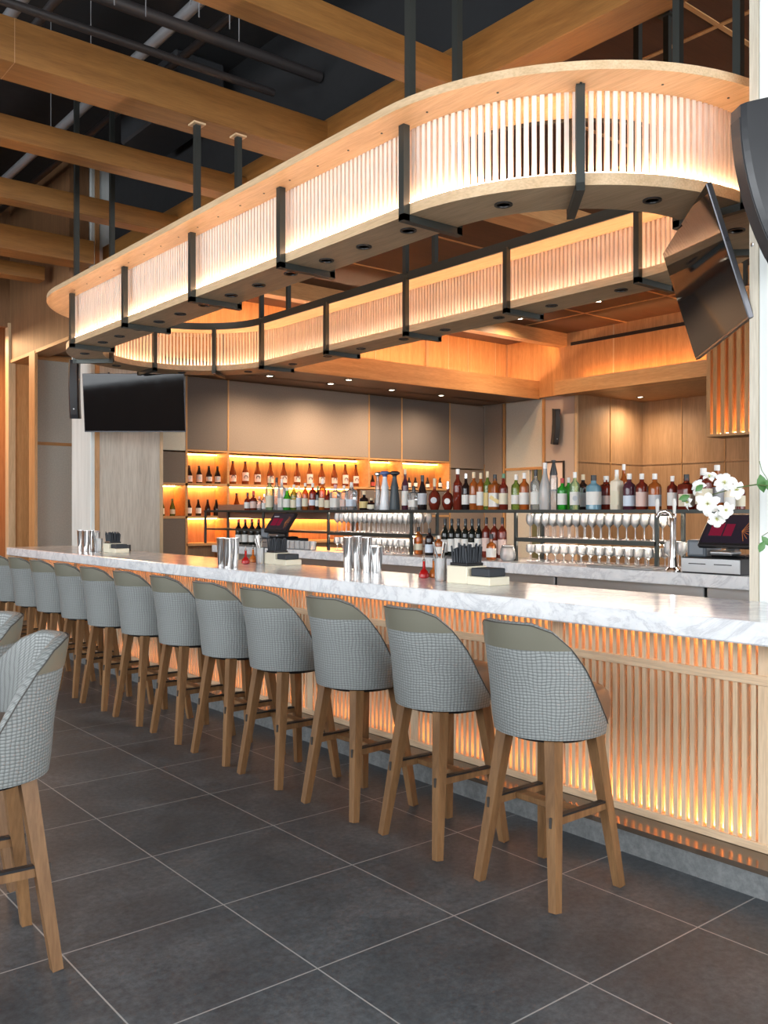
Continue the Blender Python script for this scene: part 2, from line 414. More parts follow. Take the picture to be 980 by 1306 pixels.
MB().box(13.285, 13.31, -2, 10.7, 4.50, 4.56).build('shadow_slot', BLACK, WB)
for y in (10.0, 8.4, 6.8): pass
for px in (783,): 
    y = on_x(px, 13.3); MB().box(13.292, 13.31, y-.012, y+.012, 3.66, 4.74).build('panel_joint', PALE['z'], WB)

# left: bulkhead, recess with door-like opening, corridor
DARKW = wood('shaded_oak_planks', (.27,.14,.065), (.19,.095,.042), 'z', .5, .7)  # darker oak copy, shade put into the colour where planks came out overlit
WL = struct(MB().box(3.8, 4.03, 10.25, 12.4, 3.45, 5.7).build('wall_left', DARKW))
MB().box(3.79, 4.03, 10.25, 12.42, 3.42, 3.46).build('wall_trim', W['y'], WL)
MB().box(3.785, 3.82, 11.38, 11.595, 0, 3.45).build('post', W['z'], WL)
MB().box(3.77, 3.86, 12.36, 12.5, 0, 3.95).build('post', PALE['z'], WL)
MB().box(4.4, 4.45, 11.5, 12.6, 0, 3.5).build('door_panel', WALLW, WL)
MB().box(3.86, 4.45, 12.38, 12.44, 0, 3.5).build('door_jamb', W['z'], WL)
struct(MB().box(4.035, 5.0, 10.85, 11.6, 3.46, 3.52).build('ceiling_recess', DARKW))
g = struct(MB().box(3.82, 5.0, 11.6, 11.7, 0, 3.5).build('wall_recess_left', LINENG))
MB().box(3.82, 5.0, 11.585, 11.6, 2.30, 2.34).build('wall_batten', W['x'], g)
MB().box(3.82, 5.0, 11.585, 11.6, 3.38, 3.45).build('wall_batten', W['x'], g)
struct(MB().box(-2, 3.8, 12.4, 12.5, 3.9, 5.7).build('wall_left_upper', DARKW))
g = struct(MB().box(-2, 4.6, 14.0, 14.1, 0, 5.6).build('wall_corridor', wood('corridor_oak', (.50,.22,.09), (.36,.14,.05), 'z', .5, .5)))
l = bpy.data.lights.new('corridor_light', 'AREA'); l.energy = 60; l.size = 1.2; l.color = (1,.6,.3)
o = bpy.data.objects.new('corridor_light', l); C.objects.link(o); o.location = (3.0, 13.2, 3.8)
t = thing('wall_lamp', 'small glowing amber wall lamp at the far left edge behind the bar end', 'lamp', (3.75,13.93,1.2))
MB().box(-.09,.09,.02,.07,.05,.5).build('back_plate', STEEL, t); MB().lathe([(.05,.06),(.06,.1),(.06,.42),(.05,.46)], 16, (0,-.03,0)).build('lamp_shade', emit('amber_shade', (1.,.42,.1), 4), t, True)

# ------------------------------------------------------------------ plenum: pipes, wires above beams
def pipe(name, p, q, r, mat, label, cat='pipe'):
    tag(MB().tube([p, q], r, 10).build(name, mat, None, True), label, cat)
pipe('conduit', (2.13,-1,5.15), (2.13,12.3,5.15), .045, CONDUIT, 'pale grey conduit running lengthwise above the upper left timber beam')
pipe('conduit', (3.18,-1,5.2), (3.18,12.3,5.2), .045, CONDUIT, 'grey conduit crossing under the black pipes above the timber beams')
pipe('pipe', (-4,6.0,4.98), (4.28,6.0,4.98), .045, PIPE, 'thick black pipe in the gap above the widest timber beam')
pipe('pipe', (-4,6.1,4.78), (3.9,6.1,4.78), .03, PIPE, 'thinner black pipe just below the thick black pipe in the ceiling gap')
for i, (x, y) in enumerate(((2.45,6.3),(3.6,7.0),(.9,8.8),(1.6,8.0))):
    pipe('pipe', (x, y-5, 5.35), (x, 12.3, 5.35), .035, PIPE, ['slim black pipe between the two grey conduits','slim black pipe nearest the long timber beam','black pipe farthest left above the timber beams','black pipe just left of the grey conduits'][i])
wire = None
for i, (px, py, Y) in enumerate(((10,5,5.2),(41,14,5.3),(146,40,5.3),(186,50,5.3),(243,60,5.0),(254,60,5.1),(293,60,5.1),(305,60,5.2),(116,150,6.4),(65,225,7.6))):
    x, y, _ = ray(px, 0); X = Y*x/y
    m_ = MB().tube([(0,0,-1.05),(0,0,0)], .004, 5)
    o = m_.build('hanger_wire', CONDUIT) if wire is None else None
    if wire is None: wire = o
    else: o = wire.copy(); C.objects.link(o)
    o.location = (X, Y, 5.6); tag(o, 'thin suspension wire hanging from the black ceiling deck', 'wire', 'suspension wires in the ceiling void')
for i, (x0,x1,y0,y1,z0_,z1_) in ((1,(3.7,4.2,7.4,8.6,5.1,5.598)),):
    tag(MB().bbox(x0,x1,y0,y1,z0_,z1_,.02).build('air_duct', plain('duct_black',(.03,.032,.036),.6)), ['black sheet metal duct over the room outside the bar','black sheet metal duct above the third timber beam','black sheet metal duct deep over the far beams'][i], 'duct')

# ------------------------------------------------------------------ timber beams
beams = [('widest timber beam crossing the upper left, carrying two black rods', -4, 4.10, 5.62, 5.89, 4.17, 4.44),
         ('second timber beam below the widest one at upper left', -4, 4.10, 6.80, 6.98, 4.17, 4.345),
         ('third timber beam from the top at left, passing behind two black rods', -4, 4.10, 8.10, 8.28, 4.17, 4.345),
         ('fourth timber beam at left ending against the white pillar', -4, 3.86, 9.67, 9.97, 4.17, 4.425),
         ('short lowest timber beam at the far left against the planked bulkhead', -4, 3.68, 10.71, 10.92, 4.17, 4.33),
         ('timber beam crossing the top centre toward the ring canopy', -4, 4.10, 4.17, 4.345, 4.17, 4.35)]
for lab, x0, x1, y0, y1, z0_, z1_ in beams:
    b = thing('ceiling_beam', lab, 'beam', (x0, (y0+y1)/2, z0_))
    MB().bbox(0, x1-x0, -(y1-y0)/2, (y1-y0)/2, 0, z1_-z0_, .003).build('timber', BEAM['x'], b)
    jx = 1.75 if y0 == 5.62 else None
    if jx: MB().box(jx-x0-.002, jx-x0+.002, -(y1-y0)/2-.0008, (y1-y0)/2, -.0008, z1_-z0_).build('board_joint', WALLW, b)
b = thing('ceiling_beam', 'long timber beam running above the ring canopy parallel to the bar', 'beam', (4.2, 2, 4.17))
MB().bbox(-.12, .12, -6, 7.97, 0, .295, .003).build('timber', BEAM['y'], b)

# ------------------------------------------------------------------ pillars
p = thing('pillar', 'white board-marked concrete pillar with grey oak panel behind the far end of the bar', 'pillar', (4.04, 10.22, 0))
MB().bbox(0, .05, 0, .6, 0, 5.6, .006).build('concrete_shaft', CONC, p)
MB().box(.05, .10, -.012, .6, 0, 5.6).build('edge_trim', W['z'], p)
MB().bbox(.10, .86, -.005, .6, 0, 3.58, .004).build('oak_panel', GREYW, p)
MB().box(.86, .90, -.012, .6, 0, 3.58).build('edge_trim', PALE['z'], p)
MB().box(.10, .36, .0, .6, 3.58, 5.6).build('upper_shaft', CONC, p)
p = thing('pillar', 'white concrete pillar at the right edge behind the counter', 'pillar', (3.81, 1.0, 0))
MB().bbox(0, .7, 0, 1.036, 0, 4.74, .006).build('concrete_shaft', CONC, p)
MB().box(-.004, .7, 1.036, 1.076, 0, 4.74).build('edge_trim', TRIMB, p)

# ================================================================== BAR
Y0, Y1 = -.6, 10.2
ct = MB().bbox(3.09, 3.80, Y0, Y1, .985, 1.07, .006).build('countertop', MARBLE)
tag(ct, 'long white veined marble bar countertop in front of the stools', 'countertop')
bf = thing('slatted_bar', 'backlit slatted wooden bar front with stone plinth under the marble counter', 'bar', (3.52, 0, 0))
MB().box(0, .26, Y0+.05, Y1-.03, 0, .985).build('bar_body', SLATW['z'], bf)
def slatrow(x, ya, yb, z0_, z1_, pitch=.038, w=.020, d=.022):
    m = MB(); y = ya
    while y < yb: m.box(x-d/2, x+d/2, y-w/2, y+w/2, z0_, z1_); y += pitch
    return m
posts = [1.81-1.045*k for k in (2,1)]+[1.81+1.045*k for k in range(9)]
m = MB()
for a, b_ in zip(posts[:-1], posts[1:]):
    n = 25
    for i in range(1, n+1):
        y = a+.035+(b_-a-.07)*(i-.5)/n
        m.box(-.06-.011, -.06+.011, y-.010, y+.010, .15, .985)
m.build('slats', SLATW['z'], bf)
for y in posts: MB().box(-.075, -.04, y-.033, y+.033, .13, .985).build('panel_post', SLATW['z'], bf)
MB().bbox(-.082, -.045, Y0, Y1-.05, .775, .815, .002).build('top_rail', SLATW['y'], bf)
MB().bbox(-.082, -.03, Y0, Y1-.05, .118, .152, .002).build('bottom_rail', SLATW['y'], bf)
MB().box(-.24, -.0, Y0, Y1-.03, .095, .117).build('footrest_ledge', LEDGE, bf)
MB().box(-.232, 0, Y0, Y1-.04, 0, .095).build('plinth', PLINTH, bf)
MB().box(-.026, -.008, Y0+.1, Y1-.1, .127, .134).build('led_strip', emit('bar_led', (1.,.50,.20), 27), bf)
MB().box(-.030, -.018, Y0+.1, Y1-.1, .972, .98).build('led_strip', emit('bar_led_top', (1.,.48,.19), 14), bf)

# back bar: marble counter, steel base, shelf
tag(MB().bbox(5.30, 5.98, 2.25, 9.65, .975, 1.06, .005).build('back_countertop', MARBLE), 'white veined marble back counter carrying wine glasses and cash register', 'countertop')
for i, (a, b_) in enumerate(((2.3,3.25),(3.27,4.5),(4.52,5.8),(5.82,7.1),(7.12,8.4),(8.42,9.6))):
    t = thing('undercounter_fridge', ['stainless undercounter cabinet below the cash register','stainless undercounter fridge right of the middle of the back bar','stainless undercounter fridge in the middle of the back bar','stainless undercounter fridge left of the middle of the back bar','stainless undercounter fridge near the left register','stainless cabinet at the left end of the back bar'][i], 'fridge', (5.42, a, 0))
    L_ = b_-a
    MB().bbox(0,.5,0,L_,.08,.972,.005).build('body', SATIN, t)
    MB().box(.03,.5,.02,L_-.02,0,.08).build('kick_plate', BLACK, t)
    for k in (0,1):
        d = MB().bbox(-.03,0,.01+k*L_/2,L_/2-.01+k*L_/2,.12,.88,.004).build('door', SATIN, t)
        MB().tube([(-.05,.05+k*L_/2,.84),(-.05,L_/2-.05+k*L_/2,.84)],.009,8).build('handle', CHROME, d, True)
MB_ = MB
# shelf unit
SX0, SX1 = 5.52, 5.87
PY = [on_x(837,5.52), on_x(657,5.52), on_x(523.5,5.52), on_x(418,5.52), on_x(335,5.52), on_x(261,5.52)]
sh = thing('bottle_shelf', 'long dark steel two-tier shelf rack on the back counter', 'shelf', (5.52, 0, 1.06))
ts = MB().box(0, .35, 2.85, PY[5]+.02, .403, .415).build('top_shelf', STEEL, sh)
MB().box(0, .014, 2.85, PY[5]+.02, .389, .403).build('front_lip', STEEL, ts)
for (a, b_) in ((PY[0], PY[1]), (PY[2], PY[3]), (PY[3]+.02, PY[5])):
    MB().box(0, .35, a, b_, .170, .190).build('middle_shelf', STEEL if a < 6 else STEEL, sh)
for a, b_ in ((PY[0], PY[1]), (PY[2], PY[3])):
    MB().box(0, .010, a, b_, .158, .170).build('middle_lip', STEEL, sh); MB().box(.08, .10, a+.03, b_-.03, .164, .1695).build('led_strip', LEDW, sh)  # LED strip added under the middle shelf to brighten the lower glasses
for y in PY:
    for x in (.012, .338): MB().bbox(x-.012, x+.012, y-.014, y+.014, 0, .398, .002).build('post', STEEL, sh)
MB().box(.36, .38, 7.0, PY[5]+.3, .31, .485).build('back_board', wood('pink_oak',(.45,.23,.15),(.36,.18,.11),'y'), sh)
MB().box(.10, .13, 3.0, PY[1]-.03, .397, .4028).build('led_strip', LEDW, sh)
MB().box(.10, .13, PY[2]+.03, PY[3]-.03, .397, .4028).build('led_strip', LEDW, sh)

# ================================================================== RING CANOPY
RC, RY0, RY1 = 4.15, 3.45, 7.97
def rt(R, na=40, ns=24):
    pts = []
    for i in range(na+1):
        a = PI + PI*i/na; pts.append((RC+R*math.cos(a), RY0+R*math.sin(a)))
    for i in range(1, ns): pts.append((RC+R, RY0+(RY1-RY0)*i/ns))
    for i in range(na+1):
        a = PI*i/na; pts.append((RC+R*math.cos(a), RY1+R*math.sin(a)))
    for i in range(1, ns): pts.append((RC-R, RY1+(RY0-RY1)*i/ns))
    return pts
ZB = 2.95
cn = thing('ring_canopy', 'large glowing oval ring canopy of slats and timber hung over the bar', 'canopy', (0,0,0))
up = MB().ringband(rt(1.32), rt(.82), 3.40, 3.44).build('upper_board', PALE['y'], cn)
MB().ringband(rt(.822), rt(.806), 3.385, 3.455).build('inner_rim', STEEL, cn)
lo = MB().ringband(rt(1.15), rt(.82), ZB+.004, ZB+.06).build('lower_board', PALE['y'], cn)
MB().ringband(rt(1.075), rt(1.06), ZB+.06, ZB+.068).build('led_strip', LED, cn)
MB().ringband(rt(1.14), rt(1.134), ZB+.06, ZB+.066).build('led_strip', LED, cn)
# slats
m = MB(); per = [] ; R = 1.10; pitch = .0368
arc = PI*R; st = RY1-RY0; tot = 2*arc+2*st; n = int(tot/pitch)
for i in range(n):
    s_ = tot*i/n
    if s_ < arc: a = PI+s_/R; x, y = RC+R*math.cos(a), RY0+R*math.sin(a); t_ = a
    elif s_ < arc+st: x, y = RC+R, RY0+s_-arc; t_ = 0
    elif s_ < 2*arc+st: a = (s_-arc-st)/R; x, y = RC+R*math.cos(a), RY1+R*math.sin(a); t_ = a
    else: x, y = RC-R, RY1-(s_-2*arc-st); t_ = PI
    nx, ny = math.cos(t_), math.sin(t_); tx, ty = -ny, nx; d, w_ = .011, .0105
    m.prism([(x+nx*d+tx*w_, y+ny*d+ty*w_), (x-nx*d+tx*w_, y-ny*d+ty*w_), (x-nx*d-tx*w_, y-ny*d-ty*w_), (x+nx*d-tx*w_, y+ny*d-ty*w_)], ZB+.06, 3.40)
m.build('slat_screen', wood('canopy_slat', (.93,.81,.72), (.86,.73,.63), 'z'), cn)
def frame_at(cx, cy, ang, hang):
    """U bracket: bars on outer and inner edge, foot below; ang = outward direction"""
    ux, uy = math.cos(ang), math.sin(ang); w_ = .04
    def P_(r, z): return (cx+ux*r, cy+uy*r, z)
    ref = (-uy, ux, 0)
    br = MB()
    br.bar(P_(1.17, ZB-.03), P_(1.17, 3.40), w_, ref=ref); br.bar(P_(.80, ZB-.03), P_(.80, 3.40), w_, ref=ref)
    br.bar(P_(1.19, ZB-.015), P_(.78, ZB-.015), w_, d0=.035, ref=ref)
    br.build('bracket', STEEL, cn)
    if hang:
        for r in (1.13, .80):
            x = P_(r,0)
            top = 4.17 if abs(cy-5.71) < .1 and ux < 0 else (5.6 if x[0] < 4.3 and not (4.08 < x[0] < 4.32) else 4.74)
            if 4.08 < x[0] < 4.32: top = 4.17
            MB().bar(P_(r, 3.44), P_(r, top), w_, ref=ref).build('hanger_rod', STEEL, cn)
            MB().box(x[0]-.045, x[0]+.045, x[1]-.045, x[1]+.045, top-.012, top).build('ceiling_plate', PALE['x'] if top == 4.17 else STEEL, cn)
for k in range(5):
    y = RY0+1.13*k; frame_at(RC, y, PI, k % 2 == 0); frame_at(RC, y, 0, k % 2 == 0)
for a, h in ((225,False),(270,True),(315,False)): frame_at(RC, RY0, rad(a), h)
for a, h in ((135,False),(90,False),(45,False)): frame_at(RC, RY1, rad(a), h)
# downlights in the lower board
def ringpt(R, s_, side):
    pass
dls = [(RC-.985, RY0+.56*(2*k+1)) for k in range(4)]+[(RC-.985, RY0+.56*(2*k+1)-.38) for k in range(4)]+[(RC-.985, RY0+.56*(2*k+1)+.36) for k in range(4)]
dls += [(RC+.985, RY0+.56*(2*k+1)+d) for k in range(4) for d in (-.3,.3)]
dls += [(RC+.985*math.cos(rad(a)), RY0+.985*math.sin(rad(a))) for a in (205,247,292,335)]
dls += [(RC+.985*math.cos(rad(a)), RY1+.985*math.sin(rad(a))) for a in (155,112,68,25)]
for x, y in dls:
    d = MB().lathe([(.045,0),(.045,-.006),(.032,-.006),(.026,.02),(.0,.02)], 18, (x,y,ZB+.004)).build('downlight', BLACK, cn, True)
    MB().lathe([(0,.0),(.013,-.0),(.013,.006),(0,.006)], 10, (x,y,ZB+.006)).build('lamp', plain('dull_lens',(.6,.5,.4),.3), d)
m = MB()
for k in range(16):
    y = RY0+(RY1-RY0)*(k+.5)/16; m.lathe([(.006,-.003),(.006,.001)], 8, (RC-1.2, y, 3.40))
for k in range(10):
    a = PI+PI*(k+.5)/10; m.lathe([(.006,-.003),(.006,.001)], 8, (RC+1.2*math.cos(a), RY0+1.2*math.sin(a), 3.40))
m.build('screw_heads', STEEL, cn)

# ================================================================== ceiling downlights, soffit lights
i = 0
def downlight(px, py, z, lab):
    x, y, w_ = ray(px, py); t_ = (z-EYE)/w_
    t = thing('ceiling_downlight', lab, 'downlight', (x*t_, y*t_, z))
    MB().lathe([(.075,0),(.075,-.012),(.055,-.012),(.05,.0)], 20).build('trim_ring', STEEL, t, True)
    MB().lathe([(0,-.006),(.05,-.006),(.05,-.002),(0,-.002)], 16).build('lens', SPOT, t)
    l = bpy.data.lights.new('downlight_beam', 'SPOT'); l.energy = 110; l.spot_size = rad(165); l.spot_blend = 1.0; l.color = (1,.78,.55); l.shadow_soft_size = .05
    o = bpy.data.objects.new('downlight_beam', l); C.objects.link(o); o.parent = t; o.location = (0,0,-.02)
for px, py, z, lab in ((663,406,4.731,'round downlight in the brown ceiling left of the two lit ones over the back bar'),
                       (763,384,4.731,'round downlight in the brown ceiling right of the two lit ones over the back bar'),
                       (344,479,3.60,'leftmost lit downlight in the dark soffit over the bottle niches'),
                       (422,489,3.60,'second lit downlight from the left in the soffit over the bottle niches'),
                       (445,484,3.60,'small downlight set back in the soffit between two brighter ones'),
                       (500,497,3.60,'third bright downlight from the left in the soffit over the niches'),
                       (563,504,3.60,'rightmost lit downlight in the soffit over the bottle niches'),
                       (817,506,3.62,'lit downlight in the alcove ceiling at right behind the bottles')):
    downlight(px, py, z, lab)

# ================================================================== hanging slat box, right
sb = thing('slat_panel', 'hanging backlit panel of wide wooden slats beside the right pillar', 'panel', (9.5, 0, 2.31))
MB().box(0, .35, 3.2, 5.70, 0, .03).build('bottom_board', W['y'], sb)
m = MB()
for k in range(26): m.box(0, .04, 5.62-.095*k-.045, 5.62-.095*k, .03, 1.6)
m.build('slats', W['z'], sb)
MB().box(.0, .35, 5.655, 5.70, .03, 1.6).build('end_board', W['z'], sb)
MB().box(.30, .35, 3.2, 5.66, .03, 1.6).build('back_board', W['z'], sb)
MB().box(.0, .35, 3.2, 5.70, 1.6, 1.64).build('top_board', W['y'], sb)
MB().box(.12, .15, 3.3, 5.6, .032, .045).build('led_strip', LEDS, sb)
for y in (3.6, 5.3): MB().box(.15,.19,y,y+.04,1.64,2.42).build('hanger_rod', STEEL, sb)

# ================================================================== TVs
def tv(center, wdir, down, label):
    """wdir: unit width vector, down: unit vector along the screen's height"""
    w_, h_ = 1.11, .635; t = thing('television', label, 'television', center)
    a = Vector(wdir).normalized(); d = Vector(down).normalized(); nrm = a.cross(d).normalized()
    M = Matrix((( a.x, nrm.x, -d.x, 0), (a.y, nrm.y, -d.y, 0), (a.z, nrm.z, -d.z, 0), (0,0,0,1)))
    MB().bbox(-w_/2, w_/2, -.012, .014, -h_/2, h_/2, .004).xform(M).build('bezel', plain('tv_frame',(.10,.10,.11),.3,.7), t)
    MB().box(-w_/2+.006, w_/2-.006, -.0135, -.012, -h_/2+.012, h_/2-.006).xform(M).build('screen', SCREEN, t)
    MB().bbox(-.35, .35, .014, .05, -.22, .18, .006).xform(M).build('back_housing', BLACK, t)
    return t, M
t, M_ = tv((4.19, 9.36, 2.645), (CA, -SA, 0), (.627*.13, .779*.13, -.99), 'black flat television hung below the left end of the ring canopy')
MB().bar((.05,.07,0), (.05,.07,.31), .05).build('mount_pole', STEEL, t); MB().tube([(-.20,.22,.34),(-.20,.20,.2),(-.1,.12,.05)], .012, 6).build('cable', BLACK, t, True)
A_, D_, C_, B_ = Vector((3.682,2.199,2.924)), Vector((4.494,2.955,2.924)), Vector((4.613,2.818,2.312)), Vector((3.80,2.063,2.312))
wv = (A_-D_).normalized(); dv = (C_-D_).normalized(); cen = (A_+B_+C_+D_)/4
t, M_ = tv(tuple(cen), wv, dv, 'tilted black television hung below the right end of the ring canopy')
MB().bar((.10,-.10,.0), (.02,-.02,.33), .05).build('mount_pole', STEEL, t)
MB().tube([(.22,-.22,.28),(.26,-.28,.15),(.22,-.25,.0),(.18,-.2,-.12)], .012, 6).build('cable', BLACK, t, True)

# ================================================================== speakers (curved column type)
def speaker(loc, rz, tilt, label, s=1.):
    t = thing('wall_speaker', label, 'speaker', loc, rz)
    H_ = .66*s; R_ = 1.6*s; n = 14; prof = []
    for i in range(n+1):
        z = -H_/2+H_*i/n; off = R_-math.sqrt(R_*R_-(z)**2); prof.append((off*1.3, z))
    m = MB(); N = 0
    def sec(x0, z): return [(-.055*s, x0+.02*s, z), (-.04*s, x0, z), (.04*s, x0, z), (.055*s, x0+.02*s, z), (.05*s, x0+.17*s, z), (-.05*s, x0+.17*s, z)]
    vs = []; fs = []
    for off, z in prof: vs += sec(off, z)
    for i in range(n):
        for k in range(6): fs.append((i*6+k, i*6+(k+1)%6, (i+1)*6+(k+1)%6, (i+1)*6+k))
    fs += [tuple(range(6))[::-1], tuple(n*6+k for k in range(6))]
    Mx = Matrix.Rotation(tilt, 4, 'X')
    m.add(vs, fs).xform(Mx).build('cabinet', plain('speaker_black', (.022,.023,.026), .32), t)
    g = MB(); vs = []; fs = []
    for off, z in prof[1:-1]: vs += [(-.036*s, off-.004*s, z), (.036*s, off-.004*s, z), (.036*s, off+.004, z), (-.036*s, off+.004, z)]
    q = n-2
    for i in range(q):
        for k in range(4): fs.append((i*4+k, i*4+(k+1)%4, (i+1)*4+(k+1)%4, (i+1)*4+k))
    fs += [(3,2,1,0), tuple(q*4+k for k in range(4))]
    g.add(vs, fs).xform(Mx).build('grille', plain('grille_black', (.035,.035,.037), .55), t)
    MB().box(-.02*s, .02*s, .19*s, .26*s, -.05*s, .05*s).build('wall_bracket', STEEL, t)
    MB().lathe([(0,0),(.008*s,0),(.008*s,.006*s),(0,.006*s)], 10).xform(Matrix.Translation((0,.03,-.22*s)) @ Matrix.Rotation(PI/2,4,'X')).build('logo_badge', SATIN, t)
    return t

# ================================================================== STOOLS
def stool_proto(label):
    t = thing('bar_stool', label, 'bar stool', (0,0,0), 0, 'grey upholstered stools along the bar')
    def ztop(a):
        a = abs(math.degrees(a)); ks = [(0,1.045),(28,1.043),(45,1.015),(60,.955),(75,.87),(90,.77),(100,.705),(112,.648)]
        for (a0,z0_),(a1,z1_) in zip(ks[:-1], ks[1:]):
            if a <= a1: return z0_+(z1_-z0_)*(a-a0)/(a1-a0)
        return ks[-1][1]
    def rad_(z): return .212+.030*min(1,max(0,(z-.615)/.38))**.7
    def pos(a, z, dr=0):
        r = rad_(z)+dr; lean = .035*max(0, (z-.80))/.25*max(0,math.cos(a))
        q = 1.0 if math.cos(a) > 0 else 1.22
        return (-(r+lean)*math.cos(a)*q, (r*1.02)*math.sin(a), z)
    n = 56; amax = rad(112); zs = .95; th = .042
    def surf(name, lo_, hi_, mat, sel):
        m = MB(); m.uv = []; cols = []
        angs = [a for a in [-amax+2*amax*i/n for i in range(n+1)] if sel(a)]
        rows = 9
        for a in angs:
            z0_, z1_ = lo_(a), hi_(a); col = []
            for j in range(rows): col.append((pos(a, z0_+(z1_-z0_)*j/(rows-1)), (a*.23, z0_+(z1_-z0_)*j/(rows-1))))
            # rounded rim and inner face
            col.append((pos(a, z1_+.006, -.008), (a*.23, z1_+.012))); col.append((pos(a, z1_+.009, -.020), (a*.23, z1_+.024))); col.append((pos(a, z1_+.006, -.034), (a*.23, z1_+.036)))
            for j in range(rows): col.append((pos(a, z1_+(z0_-z1_)*j/(rows-1), -th), (a*.21, z1_+.05+(z1_-z0_)*j/(rows-1))))
            cols.append(col)
        K = len(cols[0]); base = []
        for col in cols:
            for p_, u_ in col: m.v.append(p_); m.uv.append(u_)
        for i in range(len(cols)-1):
            for j in range(K): m.f.append((i*K+j, i*K+(j+1)%K, (i+1)*K+(j+1)%K, (i+1)*K+j))
        m.f.append(tuple(range(K))[::-1]); m.f.append(tuple((len(cols)-1)*K+j for j in range(K)))
        o = m.build(name, mat, t, True); return o
    surf('back_shell', lambda a: .612, ztop, WAFFLE, lambda a: True)
    amx = rad(60.5); band = MB(); nb = 40; K = 14
    for i in range(nb+1):
        a = -amx+2*amx*i/nb; zt_ = max(ztop(a)+.001, zs+.003)
        for j in range(K//2): band.v.append(pos(a, zs+(zt_-zs)*j/(K//2-1), .0028))
        for j in range(K//2): band.v.append(pos(a, zt_+(zs-zt_)*j/(K//2-1), .0004))
    for i in range(nb):
        for j in range(K): band.f.append((i*K+j, i*K+(j+1)%K, (i+1)*K+(j+1)%K, (i+1)*K+j))
    band.f += [tuple(range(K))[::-1], tuple(nb*K+j for j in range(K))]
    band.build('leather_band', OLIVE, t, True)
    MB().tube([pos(a, ztop(a)+.002, .002) for a in [-amax+2*amax*i/60 for i in range(61)]], .0023, 6).build('piping', PIPING, t, True)
    # seat cushion
    prof = [(.0,.615),(.17,.615),(.195,.63),(.205,.66),(.207,.72),(.20,.755),(.18,.775),(.13,.785),(0,.79)]
    m = MB(); nn = 40; vs = []; fs = []; N = len(prof)
    for i in range(nn):
        a = 2*PI*i/nn; ca, sa = math.cos(a), math.sin(a); k = (abs(ca)**2.6+abs(sa)**2.6)**(-1/2.6)
        for r, z in prof:
            x = r*ca*k*(1.12 if ca > 0 else .9); y = r*sa*k*(.95 if ca > 0 else .9)
            vs.append((x+.015, y, z))
    for i in range(nn):
        j = (i+1) % nn
        for q in range(N-1): fs.append((i*N+q, j*N+q, j*N+q+1, i*N+q+1))
    m.add(vs, fs).build('seat_cushion', LEATHER, t, True)
    MB().lathe([(0,.59),(.165,.59),(.18,.604),(.18,.615),(0,.615)], 28, (.01,0,0)).build('seat_base', BLACK, t)
    for sx in (-1,1):
        for sy in (-1,1):
            MB().bar((sx*.192,sy*.192,0), (sx*.122+.005,sy*.122,.60), .034, .05, ref=(1,0,0)).build('leg', TEAK, t)
    zf = .315
    for sy in (-1,1):
        s_ = MB().bar((-.165,sy*.158,zf), (.165,sy*.158,zf), .022, d0=.03, ref=(0,1,0)).build('stretcher', TEAK, t)
        MB().box(-.15,.15,sy*.158-.013,sy*.158+.013,zf+.014,zf+.022).build('footrest_strip', BLACK, s_)
        MB().box(-.1815,-.165,sy*.158-.004,sy*.158+.004,zf-.02,zf+.018).build('tenon', PIPING, s_)
    MB().bbox(-.03,.03,-.148,.148,zf-.012,zf+.012,.003).build('cross_stretcher', TEAK, t)
    return t
ys = [2.352, 2.975, 3.580, 4.215, 4.775, 5.385, 5.995, 6.60, 7.19, 7.79, 8.39, 8.99]
xs_ = [2.785, 2.80, 2.795, 2.795, 2.80, 2.815, 2.82, 2.815, 2.83, 2.835, 2.84, 2.84]
rot = [0, -3, 2, 0, 0, -2, 1, 2, 0, -1, 1, 0]
names = ['nearest grey bar stool, at the right end of the row along the bar']+['%s grey bar stool from the right end of the row along the bar' % ORD[i] for i in range(1,11)]+['last grey bar stool at the far left end of the row along the bar']
pr0 = stool_proto(names[0])
for i in range(12):
    if i == 0: pr0.location = (xs_[0], ys[0], 0); pr0.rotation_euler = (0,0,rad(rot[0]))
    else: dup(pr0, (xs_[i], ys[i], 0), rad(rot[i]), names[i])
s1 = dup(pr0, (.855, 3.10, 0), rad(176), 'large foreground grey stool at the left edge, turned away from the bar', 'grey stools at the left edge')
s2 = dup(pr0, (.93, 3.80, 0), rad(178), 'grey stool behind the foreground one, only its back rim in view at left', 'grey stools at the left edge')

# ================================================================== speakers placed
speaker((3.76, 10.02, 2.83), rad(-30), rad(5), 'black curved speaker on the far pillar beside the left television')
speaker((13.22, 10.95, 3.02), rad(-30), rad(8), 'black column speaker on the pale wall above the picture frame')
speaker((3.50, 1.925, 2.77), rad(-124), rad(15), 'large black curved speaker at the upper right edge on the white pillar')

